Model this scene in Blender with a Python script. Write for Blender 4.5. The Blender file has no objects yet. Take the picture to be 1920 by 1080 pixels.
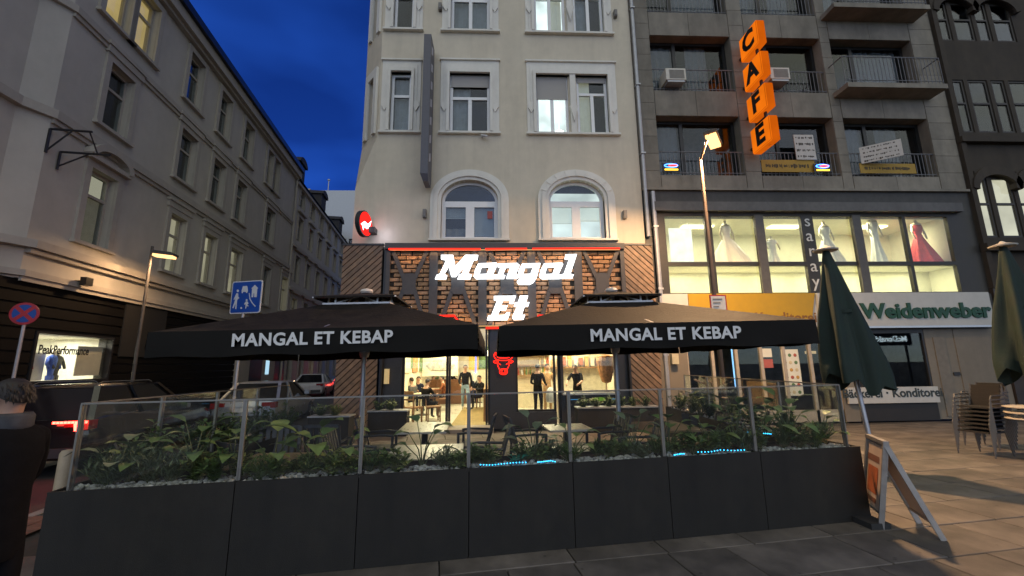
import bpy, bmesh, math, random
from mathutils import Vector, Matrix
rnd = random.Random(11)
PI = math.pi
rad = math.radians
sc = bpy.context.scene
COL = sc.collection

# ------------------------------------------------------------------ camera
FPX, YAW, PITCH, ROLL, CAMH = 780.0, rad(2.5), rad(10.4), 0.0125, 1.8
fwd = Vector((math.sin(YAW)*math.cos(PITCH), math.cos(YAW)*math.cos(PITCH), math.sin(PITCH)))
_r0 = Vector((math.cos(YAW), -math.sin(YAW), 0)); _u0 = _r0.cross(fwd)
camr = (_r0*math.cos(ROLL) - _u0*math.sin(ROLL)).normalized()
camu = camr.cross(fwd).normalized()
CAM = Vector((0, 0, CAMH))
cd = bpy.data.cameras.new('camera'); cam = bpy.data.objects.new('camera', cd); COL.objects.link(cam)
cd.sensor_width = 36; cd.sensor_fit = 'HORIZONTAL'; cd.lens = 36*FPX/1920
cd.clip_start = 0.05; cd.clip_end = 2000
m4 = Matrix.Identity(4)
for i in range(3):
    m4[i][0] = camr[i]; m4[i][1] = camu[i]; m4[i][2] = -fwd[i]; m4[i][3] = CAM[i]
cam.matrix_world = m4
sc.camera = cam

# ------------------------------------------------------------------ sky (dusk) and soft ambient light
SUN_EL, SUN_AZ = rad(22), rad(182)      # broad warm lamp added behind the viewer, standing in for the lit square's glow
w = bpy.data.worlds.new('World'); sc.world = w; w.use_nodes = True
nt = w.node_tree; N = nt.nodes; Lk = nt.links
for n in list(N): N.remove(n)
out = N.new('ShaderNodeOutputWorld'); bg = N.new('ShaderNodeBackground')
sky = N.new('ShaderNodeTexSky'); sky.sky_type = 'NISHITA'; sky.sun_disc = False
sky.sun_elevation = SUN_EL; sky.sun_rotation = SUN_AZ; sky.altitude = 100; sky.air_density = 1.0; sky.dust_density = 0.3; sky.ozone_density = 6
tint = N.new('ShaderNodeMix'); tint.data_type = 'RGBA'; tint.blend_type = 'MULTIPLY'; tint.inputs[0].default_value = 1
tint.inputs[7].default_value = (0.07, 0.19, 0.58, 1)
Lk.new(sky.outputs[0], tint.inputs[6])
tc = N.new('ShaderNodeTexCoord'); mp = N.new('ShaderNodeMapping'); mp.inputs['Scale'].default_value = (1.3, 1.3, 3.2); mp.inputs['Location'].default_value = (0.4, 0.1, 0.2)
nz = N.new('ShaderNodeTexNoise'); nz.inputs['Scale'].default_value = 2.0; nz.inputs['Detail'].default_value = 3; nz.inputs['Roughness'].default_value = 0.45
cr = N.new('ShaderNodeValToRGB'); cr.color_ramp.elements[0].position = 0.33; cr.color_ramp.elements[0].color = (0.6, 0.58, 0.58, 1)
cr.color_ramp.elements[1].position = 0.72; cr.color_ramp.elements[1].color = (1.7, 1.55, 1.32, 1)
Lk.new(tc.outputs['Generated'], mp.inputs[0]); Lk.new(mp.outputs[0], nz.inputs['Vector']); Lk.new(nz.outputs['Fac'], cr.inputs[0])
cl = N.new('ShaderNodeMix'); cl.data_type = 'RGBA'; cl.blend_type = 'MULTIPLY'; cl.inputs[0].default_value = 1
Lk.new(tint.outputs[2], cl.inputs[6]); Lk.new(cr.outputs[0], cl.inputs[7])
Lk.new(cl.outputs[2], bg.inputs[0]); Lk.new(bg.outputs[0], out.inputs[0])
bg.inputs[1].default_value = 0.215
sl = bpy.data.lights.new('square_glow', 'SUN'); so = bpy.data.objects.new('square_glow', sl); COL.objects.link(so)
sl.energy = 2.0; sl.angle = rad(120); sl.color = (0.92, 0.86, 0.34)
so.rotation_euler = (PI/2 - SUN_EL, 0, rad(-2)); so.location = (0, -10, 20)
sc.view_settings.view_transform = 'Standard'; sc.view_settings.look = 'None'; sc.view_settings.gamma = 1
sc.view_settings.exposure = 0
sc.cycles.use_denoising = True
sc.cycles.max_bounces = 7; sc.cycles.transparent_max_bounces = 24; sc.cycles.sample_clamp_indirect = 4
sc.cycles.caustics_reflective = False; sc.cycles.caustics_refractive = False
try: sc.cycles.use_light_tree = True
except Exception: pass

# ------------------------------------------------------------------ rays from photo pixels (1920x1080) to points in the place
def ray(px, py): return fwd*FPX + camr*(px-960) - camu*(py-540)
def at_z(px, py, z=0.0):
    r = ray(px, py); return CAM + r*((z-CAMH)/r.z)
def at_y(px, py, y):
    r = ray(px, py); return CAM + r*(y/r.y)

# ------------------------------------------------------------------ materials
MATS = {}
def pm(name, col, rough=0.6, metal=0.0, var=0.15, scale=6.0, bump=0.0, bscale=40.0, spec=0.5, orand=0.0, emis=None, es=0.0, stretch=(1,1,1), detail=4, stain=0.0, coat=0.0, col2=None, island=0.0, streak=0.0, spots=0.0):
    if name in MATS: return MATS[name]
    m = bpy.data.materials.new(name); m.use_nodes = True; t = m.node_tree; n = t.nodes; l = t.links
    b = n['Principled BSDF']; b.inputs['Roughness'].default_value = rough; b.inputs['Metallic'].default_value = metal
    b.inputs['Specular IOR Level'].default_value = spec
    if coat: b.inputs['Coat Weight'].default_value = coat; b.inputs['Coat Roughness'].default_value = 0.06
    c = (*col, 1)
    co = n.new('ShaderNodeTexCoord'); mpn = n.new('ShaderNodeMapping'); mpn.inputs['Scale'].default_value = stretch
    l.new(co.outputs['Object'], mpn.inputs[0])
    no = n.new('ShaderNodeTexNoise'); no.inputs['Scale'].default_value = scale; no.inputs['Detail'].default_value = detail; no.inputs['Roughness'].default_value = 0.6
    l.new(mpn.outputs[0], no.inputs['Vector'])
    mr = n.new('ShaderNodeMapRange'); mr.inputs[1].default_value = 0.3; mr.inputs[2].default_value = 0.7
    mr.inputs[3].default_value = 1-var; mr.inputs[4].default_value = 1+var
    l.new(no.outputs['Fac'], mr.inputs[0])
    mix = n.new('ShaderNodeMix'); mix.data_type = 'RGBA'; mix.blend_type = 'MULTIPLY'; mix.inputs[0].default_value = 1
    mix.inputs[6].default_value = c; l.new(mr.outputs[0], mix.inputs[7]); res = mix.outputs[2]
    if col2:
        mc = n.new('ShaderNodeMix'); mc.data_type = 'RGBA'; mc.inputs[6].default_value = c; mc.inputs[7].default_value = (*col2, 1)
        oi2 = n.new('ShaderNodeObjectInfo'); l.new(oi2.outputs['Random'], mc.inputs[0]); l.new(mc.outputs[2], mix.inputs[6])
    if stain:
        n2 = n.new('ShaderNodeTexNoise'); n2.inputs['Scale'].default_value = 0.7; n2.inputs['Detail'].default_value = 7; n2.inputs['Roughness'].default_value = 0.65
        mp2 = n.new('ShaderNodeMapping'); mp2.inputs['Scale'].default_value = (1.6, 1.6, 0.5); l.new(co.outputs['Object'], mp2.inputs[0]); l.new(mp2.outputs[0], n2.inputs['Vector'])
        r2 = n.new('ShaderNodeMapRange'); r2.inputs[1].default_value = 0.36; r2.inputs[2].default_value = 0.62; r2.inputs[3].default_value = 1-stain; r2.inputs[4].default_value = 1.0
        l.new(n2.outputs['Fac'], r2.inputs[0])
        mx = n.new('ShaderNodeMix'); mx.data_type = 'RGBA'; mx.blend_type = 'MULTIPLY'; mx.inputs[0].default_value = 1
        l.new(res, mx.inputs[6]); l.new(r2.outputs[0], mx.inputs[7]); res = mx.outputs[2]
    if streak:
        n2 = n.new('ShaderNodeTexNoise'); n2.inputs['Scale'].default_value = 2.2; n2.inputs['Detail'].default_value = 6
        mp2 = n.new('ShaderNodeMapping'); mp2.inputs['Scale'].default_value = (2.6, 2.6, 0.16); l.new(co.outputs['Object'], mp2.inputs[0]); l.new(mp2.outputs[0], n2.inputs['Vector'])
        r2 = n.new('ShaderNodeMapRange'); r2.inputs[1].default_value = 0.5; r2.inputs[2].default_value = 0.72; r2.inputs[3].default_value = 1.0; r2.inputs[4].default_value = 1-streak
        l.new(n2.outputs['Fac'], r2.inputs[0]); mx = n.new('ShaderNodeMix'); mx.data_type = 'RGBA'; mx.blend_type = 'MULTIPLY'; mx.inputs[0].default_value = 1
        l.new(res, mx.inputs[6]); l.new(r2.outputs[0], mx.inputs[7]); res = mx.outputs[2]
    if spots:
        vo = n.new('ShaderNodeTexVoronoi'); vo.inputs['Scale'].default_value = 4.5; vo.feature = 'F1'; gco = n.new('ShaderNodeNewGeometry'); l.new(gco.outputs['Position'], vo.inputs['Vector'])
        r2 = n.new('ShaderNodeMapRange'); r2.inputs[1].default_value = 0.06; r2.inputs[2].default_value = 0.09; r2.inputs[3].default_value = 1-spots; r2.inputs[4].default_value = 1.0
        l.new(vo.outputs['Distance'], r2.inputs[0]); mx = n.new('ShaderNodeMix'); mx.data_type = 'RGBA'; mx.blend_type = 'MULTIPLY'; mx.inputs[0].default_value = 1
        l.new(res, mx.inputs[6]); l.new(r2.outputs[0], mx.inputs[7]); res = mx.outputs[2]
        n3 = n.new('ShaderNodeTexNoise'); n3.inputs['Scale'].default_value = 1.1; n3.inputs['Detail'].default_value = 5; l.new(gco.outputs['Position'], n3.inputs['Vector'])
        r4 = n.new('ShaderNodeMapRange'); r4.inputs[1].default_value = 0.42; r4.inputs[2].default_value = 0.6; r4.inputs[3].default_value = 0.76; r4.inputs[4].default_value = 1.06
        l.new(n3.outputs['Fac'], r4.inputs[0]); mx = n.new('ShaderNodeMix'); mx.data_type = 'RGBA'; mx.blend_type = 'MULTIPLY'; mx.inputs[0].default_value = 1
        l.new(res, mx.inputs[6]); l.new(r4.outputs[0], mx.inputs[7]); res = mx.outputs[2]
    for amt, typ, sock in ((orand, 'ShaderNodeObjectInfo', 'Random'), (island, 'ShaderNodeNewGeometry', 'Random Per Island')):
        if amt:
            oi = n.new(typ); r3 = n.new('ShaderNodeMapRange'); r3.inputs[3].default_value = 1-amt; r3.inputs[4].default_value = 1+amt
            l.new(oi.outputs[sock], r3.inputs[0])
            mx = n.new('ShaderNodeMix'); mx.data_type = 'RGBA'; mx.blend_type = 'MULTIPLY'; mx.inputs[0].default_value = 1
            l.new(res, mx.inputs[6]); l.new(r3.outputs[0], mx.inputs[7]); res = mx.outputs[2]
    l.new(res, b.inputs['Base Color'])
    rr = n.new('ShaderNodeMapRange'); rr.inputs[3].default_value = max(0.02, rough-0.1); rr.inputs[4].default_value = min(1, rough+0.1)
    l.new(no.outputs['Fac'], rr.inputs[0]); l.new(rr.outputs[0], b.inputs['Roughness'])
    if bump:
        nb = n.new('ShaderNodeTexNoise'); nb.inputs['Scale'].default_value = bscale; nb.inputs['Detail'].default_value = 4
        l.new(mpn.outputs[0], nb.inputs['Vector'])
        bu = n.new('ShaderNodeBump'); bu.inputs['Strength'].default_value = bump; bu.inputs['Distance'].default_value = 0.01
        l.new(nb.outputs['Fac'], bu.inputs['Height']); l.new(bu.outputs[0], b.inputs['Normal'])
    if emis:
        b.inputs['Emission Color'].default_value = (*emis, 1); b.inputs['Emission Strength'].default_value = es
    MATS[name] = m; return m
def em(name, col, s, var=0.0, scale=2.0):
    if name in MATS: return MATS[name]
    m = bpy.data.materials.new(name); m.use_nodes = True; t = m.node_tree; n = t.nodes
    n.remove(n['Principled BSDF']); e = n.new('ShaderNodeEmission'); e.inputs[0].default_value = (*col, 1); e.inputs[1].default_value = s
    if var:
        no = n.new('ShaderNodeTexNoise'); no.inputs['Scale'].default_value = scale; co = n.new('ShaderNodeTexCoord'); t.links.new(co.outputs['Object'], no.inputs['Vector'])
        mr = n.new('ShaderNodeMapRange'); mr.inputs[1].default_value = 0.3; mr.inputs[2].default_value = 0.7; mr.inputs[3].default_value = s*(1-var); mr.inputs[4].default_value = s*(1+var)
        t.links.new(no.outputs['Fac'], mr.inputs[0]); t.links.new(mr.outputs[0], e.inputs[1])
    t.links.new(e.outputs[0], n['Material Output'].inputs[0]); MATS[name] = m; return m
def glass(name, tint_c=(0.93, 0.96, 0.95), base=0.05, rough=0.015, dirt=0.0):
    if name in MATS: return MATS[name]
    m = bpy.data.materials.new(name); m.use_nodes = True; t = m.node_tree; n = t.nodes; l = t.links
    n.remove(n['Principled BSDF'])
    tr = n.new('ShaderNodeBsdfTransparent'); tr.inputs[0].default_value = (*tint_c, 1)
    gl = n.new('ShaderNodeBsdfGlossy'); gl.inputs['Roughness'].default_value = rough; gl.inputs[0].default_value = (0.95, 0.97, 1, 1)
    lw = n.new('ShaderNodeLayerWeight'); lw.inputs[0].default_value = 0.5
    pw = n.new('ShaderNodeMath'); pw.operation = 'POWER'; pw.inputs[1].default_value = 4.0; l.new(lw.outputs['Facing'], pw.inputs[0])
    mr = n.new('ShaderNodeMapRange'); mr.inputs[3].default_value = base; mr.inputs[4].default_value = 0.8; l.new(pw.outputs[0], mr.inputs[0])
    mx = n.new('ShaderNodeMixShader'); l.new(mr.outputs[0], mx.inputs[0]); l.new(tr.outputs[0], mx.inputs[1]); l.new(gl.outputs[0], mx.inputs[2])
    last = mx.outputs[0]
    if dirt:
        df = n.new('ShaderNodeBsdfDiffuse'); df.inputs[0].default_value = (0.5, 0.5, 0.48, 1)
        co = n.new('ShaderNodeTexCoord'); no = n.new('ShaderNodeTexNoise'); no.inputs['Scale'].default_value = 5; no.inputs['Detail'].default_value = 8; no.inputs['Roughness'].default_value = 0.7
        l.new(co.outputs['Object'], no.inputs['Vector'])
        r2 = n.new('ShaderNodeMapRange'); r2.inputs[1].default_value = 0.4; r2.inputs[2].default_value = 0.8; r2.inputs[3].default_value = dirt*0.3; r2.inputs[4].default_value = dirt*2; l.new(no.outputs['Fac'], r2.inputs[0])
        m2 = n.new('ShaderNodeMixShader'); l.new(r2.outputs[0], m2.inputs[0]); l.new(last, m2.inputs[1]); l.new(df.outputs[0], m2.inputs[2]); last = m2.outputs[0]
    l.new(last, n['Material Output'].inputs[0]); MATS[name] = m; return m

CREAM = pm('cream_plaster', (0.64, 0.57, 0.45), 0.85, var=0.05, scale=3, bump=0.25, bscale=60, stain=0.1, streak=0.06)
WHITE = pm('white_trim', (0.76, 0.73, 0.66), 0.7, var=0.04, scale=5, stain=0.12)
WFRAME = pm('white_frame', (0.8, 0.8, 0.8), 0.35, var=0.03)
STONE = pm('grey_stone', (0.25, 0.225, 0.185), 0.85, var=0.14, scale=2.5, bump=0.3, stain=0.4)
BROWNST = pm('brown_stone', (0.052, 0.041, 0.03), 0.9, var=0.18, scale=3, bump=0.3, stain=0.3)
GREYPL = pm('grey_plaster', (0.5, 0.475, 0.41), 0.9, var=0.05, scale=2, bump=0.2, stain=0.1)
GREYTR = pm('grey_trim', (0.43, 0.4, 0.34), 0.85, var=0.06, stain=0.1)
DARK = pm('dark_metal', (0.02, 0.02, 0.022), 0.45, var=0.2)
DARKBEAM = pm('dark_beam', (0.06, 0.056, 0.058), 0.55, var=0.15, scale=9)
BLACK = pm('black_paint', (0.01, 0.01, 0.01), 0.4, var=0.2)
ROOM = pm('dark_room', (0.02, 0.02, 0.024), 0.9)
ALU = pm('brushed_aluminium', (0.55, 0.56, 0.58), 0.35, 0.9, var=0.06)
GALV = pm('galvanised_steel', (0.42, 0.43, 0.44), 0.5, 0.6, var=0.12)
GLASS = glass('window_glass', (0.82, 0.87, 0.9), 0.035)
CLEAR = glass('clear_glass', (0.96, 0.98, 0.975), 0.045, 0.01, dirt=0.007)
SHUT = pm('roller_shutter', (0.36, 0.34, 0.32), 0.7, var=0.05, stretch=(1, 1, 30), scale=4)
CURT = pm('curtain', (0.34, 0.33, 0.31), 0.9, var=0.12)
ROOFM = pm('slate_roof', (0.03, 0.03, 0.035), 0.8, var=0.25)
WOOD = pm('brown_slat', (0.2, 0.125, 0.075), 0.55, var=0.3, scale=5, stretch=(1, 1, 1), orand=0.25, bump=0.2)

# ------------------------------------------------------------------ mesh helpers
LOCAL = set()
class MB:
    def __init__(s): s.v = []; s.f = []; s.mi = []
    def add(s, vs, fs, mi=0):
        o = len(s.v); s.v += [tuple(v) for v in vs]; s.f += [tuple(i+o for i in f) for f in fs]; s.mi += [mi]*len(fs); return s
    def box(s, x0, x1, y0, y1, z0, z1, mi=0):
        if x0 > x1: x0, x1 = x1, x0
        if y0 > y1: y0, y1 = y1, y0
        if z0 > z1: z0, z1 = z1, z0
        return s.add([(x0,y0,z0),(x1,y0,z0),(x1,y1,z0),(x0,y1,z0),(x0,y0,z1),(x1,y0,z1),(x1,y1,z1),(x0,y1,z1)],
                     [(0,3,2,1),(4,5,6,7),(0,1,5,4),(1,2,6,5),(2,3,7,6),(3,0,4,7)], mi)
    def bar(s, p, q, w, h, up=(0, 0, 1), mi=0):
        p = Vector(p); q = Vector(q); d = (q-p).normalized(); up = Vector(up)
        if abs(d.dot(up)) > 0.98: up = Vector((0, 1, 0))
        a = d.cross(up).normalized()*(w/2); b = a.cross(d).normalized()*(h/2)
        vs = [p-a-b, p+a-b, p+a+b, p-a+b, q-a-b, q+a-b, q+a+b, q-a+b]
        return s.add(vs, [(0,1,2,3),(7,6,5,4),(0,4,5,1),(1,5,6,2),(2,6,7,3),(3,7,4,0)], mi)
    def tube(s, pts, r, n=8, mi=0, closed=False):
        pts = [Vector(p) for p in pts]; k = len(pts); rs = r if isinstance(r, (list, tuple)) else [r]*k
        vs = []; prev = None
        for i, p in enumerate(pts):
            if closed: d = pts[(i+1) % k]-pts[i-1]
            else: d = pts[min(i+1, k-1)]-pts[max(i-1, 0)]
            d = d.normalized() if d.length > 1e-9 else Vector((0, 0, 1))
            if prev is None:
                up = Vector((0, 0, 1)) if abs(d.z) < 0.95 else Vector((1, 0, 0)); a = d.cross(up).normalized()
            else:
                a = prev - d*prev.dot(d); a = a.normalized() if a.length > 1e-6 else d.orthogonal().normalized()
            prev = a; b = d.cross(a)
            for j in range(n):
                t = 2*PI*j/n; vs.append(p + a*(math.cos(t)*rs[i]) + b*(math.sin(t)*rs[i]))
        fs = []
        for i in range(k if closed else k-1):
            i2 = (i+1) % k
            for j in range(n):
                j2 = (j+1) % n; fs.append((i*n+j, i*n+j2, i2*n+j2, i2*n+j))
        if not closed: fs += [tuple(range(n))[::-1], tuple((k-1)*n+j for j in range(n))]
        return s.add(vs, fs, mi)
    def lathe(s, prof, c=(0, 0, 0), n=16, mi=0, sx=1, sy=1):
        vs = []
        for r, z in prof:
            for j in range(n):
                t = 2*PI*j/n; vs.append((c[0]+sx*r*math.cos(t), c[1]+sy*r*math.sin(t), c[2]+z))
        fs = []
        for i in range(len(prof)-1):
            for j in range(n):
                j2 = (j+1) % n; fs.append((i*n+j, i*n+j2, (i+1)*n+j2, (i+1)*n+j))
        fs += [tuple(range(n))[::-1], tuple((len(prof)-1)*n+j for j in range(n))]
        return s.add(vs, fs, mi)
    def prism(s, poly, y0, y1, mi=0):     # poly in (x,z), extruded along y
        n = len(poly)
        vs = [(x, y0, z) for x, z in poly] + [(x, y1, z) for x, z in poly]
        fs = [tuple(range(n)), tuple(range(2*n-1, n-1, -1))] + [(i, i+n, (i+1) % n+n, (i+1) % n) for i in range(n)]
        return s.add(vs, fs, mi)
    def ring(s, outer, inner, y0, y1, mi=0):   # two polylines with equal counts, open or closed strip, extruded
        n = len(outer); vs = []
        for y in (y0, y1):
            vs += [(x, y, z) for x, z in outer] + [(x, y, z) for x, z in inner]
        fs = []
        for i in range(n-1):
            fs += [(i, i+1, n+i+1, n+i), (2*n+i, 3*n+i, 3*n+i+1, 2*n+i+1), (i, 2*n+i, 2*n+i+1, i+1), (n+i, n+i+1, 3*n+i+1, 3*n+i)]
        fs += [(0, n, 3*n, 2*n), (n-1, 3*n-1, 4*n-1, 2*n-1)]
        return s.add(vs, fs, mi)
    def xf(s, M):
        s.v = [tuple(M @ Vector(v)) for v in s.v]; return s
    def build(s, name, mat, parent=None, smooth=False):
        me = bpy.data.meshes.new(name)
        vs = s.v
        if parent is not None:
            r = parent
            while r.parent: r = r.parent
            if r not in LOCAL:
                o = r.location; vs = [(a-o.x, b-o.y, c-o.z) for a, b, c in vs]
        me.from_pydata(vs, [], s.f)
        mats = mat if isinstance(mat, (list, tuple)) else [mat]
        for m in mats: me.materials.append(m)
        if len(mats) > 1: me.polygons.foreach_set('material_index', s.mi)
        bm = bmesh.new(); bm.from_mesh(me); bmesh.ops.recalc_face_normals(bm, faces=bm.faces); bm.to_mesh(me); bm.free()
        if smooth:
            me.polygons.foreach_set('use_smooth', [True]*len(me.polygons))
            try:
                if smooth is True: me.set_sharp_from_angle(angle=rad(40))
            except Exception: pass
        o = bpy.data.objects.new(name, me); COL.objects.link(o)
        if parent is not None: o.parent = parent
        return o
def tag(o, label, cat, group=None, kind=None):
    if label: o['label'] = label
    if cat: o['category'] = cat
    if group: o['group'] = group
    if kind: o['kind'] = kind
    return o
def thing(name, label, cat, loc=(0, 0, 0), rz=0, group=None, local=False):
    o = bpy.data.objects.new(name, None); COL.objects.link(o); o.empty_display_size = 0.2
    o.location = loc; o.rotation_euler = (0, 0, rz)
    if local: LOCAL.add(o)
    return tag(o, label, cat, group)
def struct(o): o['kind'] = 'structure'; return o
def dup(o, parent=None):
    c = o.copy(); COL.objects.link(c); c.parent = parent
    for ch in list(o.children): dup(ch, c)
    if o in LOCAL: LOCAL.add(c)
    return c
def light(parent, name, kind, loc, power, col, size=0.5, size_y=None, rot=(0, 0, 0), spread=None):
    l = bpy.data.lights.new(name, kind); l.energy = power; l.color = col
    if kind == 'AREA':
        l.size = size
        if size_y: l.shape = 'RECTANGLE'; l.size_y = size_y
        if spread: l.spread = spread
    else: l.shadow_soft_size = size
    o = bpy.data.objects.new(name, l); COL.objects.link(o); o.rotation_euler = rot
    loc = Vector(loc)
    if parent is not None:
        r = parent
        while r.parent: r = r.parent
        if r not in LOCAL: loc = loc - r.location
        o.parent = parent
    o.location = loc; return o
def text_mb(body, size, ext=0.004, shear=0.0, off=0.0, align='CENTER', spacing=1.0):
    cu = bpy.data.curves.new('t', 'FONT'); cu.body = body; cu.size = size; cu.extrude = ext; cu.shear = shear; cu.offset = off
    cu.align_x = align; cu.align_y = 'CENTER'; cu.resolution_u = 3; cu.space_character = spacing
    o = bpy.data.objects.new('t', cu); COL.objects.link(o)
    dg = bpy.context.evaluated_depsgraph_get(); me = o.evaluated_get(dg).to_mesh()
    mb = MB(); mb.add([v.co.copy() for v in me.vertices], [tuple(p.vertices) for p in me.polygons])
    o.evaluated_get(dg).to_mesh_clear(); bpy.data.objects.remove(o); bpy.data.curves.remove(cu)
    return mb
UPR = Matrix.Rotation(PI/2, 4, 'X')     # text lying in xy -> standing, facing -y
def text(name, body, size, loc, mat, parent=None, rz=0.0, ext=0.004, shear=0, off=0.0, sx=1.0, mirror=False, align='CENTER', tilt=0.0, spacing=1.0):
    mb = text_mb(body, size, ext, shear, off, align, spacing)
    S = Matrix.Diagonal((-sx if mirror else sx, 1, 1, 1))
    mb.xf(Matrix.Translation(Vector(loc)) @ Matrix.Rotation(rz, 4, 'Z') @ Matrix.Rotation(tilt, 4, 'Y') @ UPR @ S)
    return mb.build(name, mat, parent)

# ------------------------------------------------------------------ facade helpers (local frame: facade at y=0 facing -y, u = x)
class Frame:
    def __init__(s, o, ang):
        s.o = Vector(o); s.a = ang; s.d = Vector((math.cos(ang), math.sin(ang), 0)); s.n = Vector((-math.sin(ang), math.cos(ang), 0))
    def uz(s, px, py, y=0.0):
        r = ray(px, py); t = ((s.o-CAM).dot(s.n)+y)/r.dot(s.n); p = CAM+r*t
        return (p-s.o).dot(s.d), p.z
    def rect(s, x0, y0, x1, y1, y=0.0):
        xm, ym = (x0+x1)/2, (y0+y1)/2
        return s.uz(x0, ym, y)[0], s.uz(x1, ym, y)[0], s.uz(xm, y1, y)[1], s.uz(xm, y0, y)[1]   # u0,u1,z0,z1
def wall_holes(mb, u0, u1, z0, z1, holes, y0=0.0, y1=0.3, mi=0):
    us = sorted({u0, u1, *[min(max(h[i], u0), u1) for h in holes for i in (0, 1)]}); zs = sorted({z0, z1, *[min(max(h[i], z0), z1) for h in holes for i in (2, 3)]})
    def inh(u, z): return any(h[0] < u < h[1] and h[2] < z < h[3] for h in holes)
    for i in range(len(us)-1):
        for j in range(len(zs)-1):
            a, b, c, d = us[i], us[i+1], zs[j], zs[j+1]
            if b-a < 1e-6 or d-c < 1e-6 or inh((a+b)/2, (c+d)/2): continue
            mb.add([(a,y0,c),(b,y0,c),(b,y0,d),(a,y0,d),(a,y1,c),(b,y1,c),(b,y1,d),(a,y1,d)], [(0,1,2,3),(7,6,5,4)], mi)
    for a, b, c, d in list(holes)+[(u0, u1, z0, z1)]:
        mb.add([(a,y0,c),(b,y0,c),(b,y0,d),(a,y0,d),(a,y1,c),(b,y1,c),(b,y1,d),(a,y1,d)], [(0,1,5,4),(1,2,6,5),(2,3,7,6),(3,0,4,7)], mi)
    return mb
def curtain_mb(u0, u1, z0, z1, y, k=None):
    mb = MB(); n = max(6, int((u1-u0)/0.05)); vs = []; ph = rnd.random()*6
    for i in range(n+1):
        u = u0+(u1-u0)*i/n; yy = y+0.025*math.sin(i*1.3+ph)+0.012*math.sin(i*0.5)
        vs += [(u, yy, z0), (u, yy, z1)]
    return mb.add(vs, [(2*i, 2*i+2, 2*i+3, 2*i+1) for i in range(n)])
def window(par, u0, u1, z0, z1, y, mull=(0.5,), trans=None, fw=0.06, fm=None, gm=None, room=None, depth=0.9, curtains=(), blind=0.0, blind_m=None, tmull=(), sill=None, curt_m=None, name='window', curt_y=0.16):
    """frame (the window), panes, dark or lit room behind; u0..z1 is the wall opening, y the frame's front"""
    fm = fm or WFRAME; gm = gm or GLASS
    zt = z0+(z1-z0)*trans if trans else z1
    mb = MB(); th = 0.07
    mb.box(u0, u0+fw, y, y+th, z0, z1); mb.box(u1-fw, u1, y, y+th, z0, z1); mb.box(u0+fw, u1-fw, y, y+th, z0, z0+fw); mb.box(u0+fw, u1-fw, y, y+th, z1-fw, z1)
    zl = zt-fw/2 if trans else z1-fw
    if trans: mb.box(u0+fw, u1-fw, y-0.012, y+th, zt-fw/2, zt+fw/2)
    W = u1-u0; cuts = [u0+fw]
    for mf in mull: uc = u0+W*mf; mb.box(uc-fw*0.6, uc+fw*0.6, y-0.01, y+th, z0+fw, zl); cuts += [uc-fw*0.6, uc+fw*0.6]
    cuts.append(u1-fw); win = mb.build(name, fm, par)
    def pane(a, b, c, d): MB().box(a, b, y+0.025, y+0.035, c, d).build('pane', gm, win)
    for i in range(0, len(cuts), 2): pane(cuts[i], cuts[i+1], z0+fw, zl)
    if trans:
        cuts = [u0+fw]
        for mf in tmull:
            uc = u0+W*mf; cuts += [uc-fw*0.5, uc+fw*0.5]
        cuts.append(u1-fw)
        for i in range(0, len(cuts), 2): pane(cuts[i], cuts[i+1], zt+fw/2, z1-fw)
    e = 0.15; yb = y+0.09
    rm = MB(); a, b, c, d, y2 = u0-e, u1+e, z0-e, z1+e, y+depth
    rm.add([(a,yb,c),(b,yb,c),(b,yb,d),(a,yb,d),(a,y2,c),(b,y2,c),(b,y2,d),(a,y2,d)], [(4,5,6,7),(0,1,5,4),(1,2,6,5),(2,3,7,6),(3,0,4,7)])
    rm.build('room', room or ROOM, win)
    for ca, cb in curtains: curtain_mb(u0+fw+(W-2*fw)*ca, u0+fw+(W-2*fw)*cb, z0+0.03, z1-0.03, y+curt_y).build('curtain', curt_m or CURT, win, True)
    if blind: MB().box(u0+fw*0.4, u1-fw*0.4, y-0.03, y-0.012, z1-(z1-z0)*blind, z1).build('roller_blind', blind_m or SHUT, win)
    if sill: MB().box(u0-0.12, u1+0.12, y-sill, y+0.02, z0-0.09, z0-0.004).build('sill', WHITE, win)
    return win
# ================================================================== the ground
PANG = math.atan2(4.98-3.86, 4.30+3.72)          # planter and paving direction
PD = Vector((math.cos(PANG), math.sin(PANG), 0)); PN = Vector((-PD.y, PD.x, 0))
PA = Vector((-3.72, 3.86, 0))
PLEN = math.hypot(8.02, 1.12)
ASPH = pm('asphalt', (0.05, 0.047, 0.045), 0.75, var=0.25, scale=1.5, bump=0.5, bscale=120, stain=0.3)
JOINT = pm('joint_sand', (0.045, 0.04, 0.036), 0.95, var=0.2)
SLAB = pm('paving_slab', (0.15, 0.13, 0.11), 0.72, var=0.22, scale=2.2, bump=0.35, bscale=140, orand=0.16, stain=0.35, spots=0.45)
SLABF = pm('paving_slab_far', (0.15, 0.13, 0.11), 0.72, var=0.22, scale=2.2, bump=0.35, bscale=140, island=0.14, stain=0.35, spots=0.45)
g = MB(); g.add([(-400, -300, -0.2), (400, -300, -0.2), (400, 500, -0.2), (-400, 500, -0.2)], [(0, 1, 2, 3)])
struct(g.build('ground', ASPH))
SD = Vector((math.sin(-0.13), math.cos(-0.13), 0))       # street direction
LO = Vector((0, 0, 0)) - Vector((SD.y, -SD.x, 0))*10.0   # foot of the left facade line
def sp(t, off, z): p = LO + SD*t + Vector((SD.y, -SD.x, 0))*off; return (p.x, p.y, z)
rd = MB(); rd.add([sp(-30, 1.6, -0.1), sp(-30, 4.9, -0.1), sp(70, 4.9, -0.1), sp(70, 1.6, -0.1)], [(0, 1, 2, 3)])
struct(rd.build('road', ASPH))
kb = MB()
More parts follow.
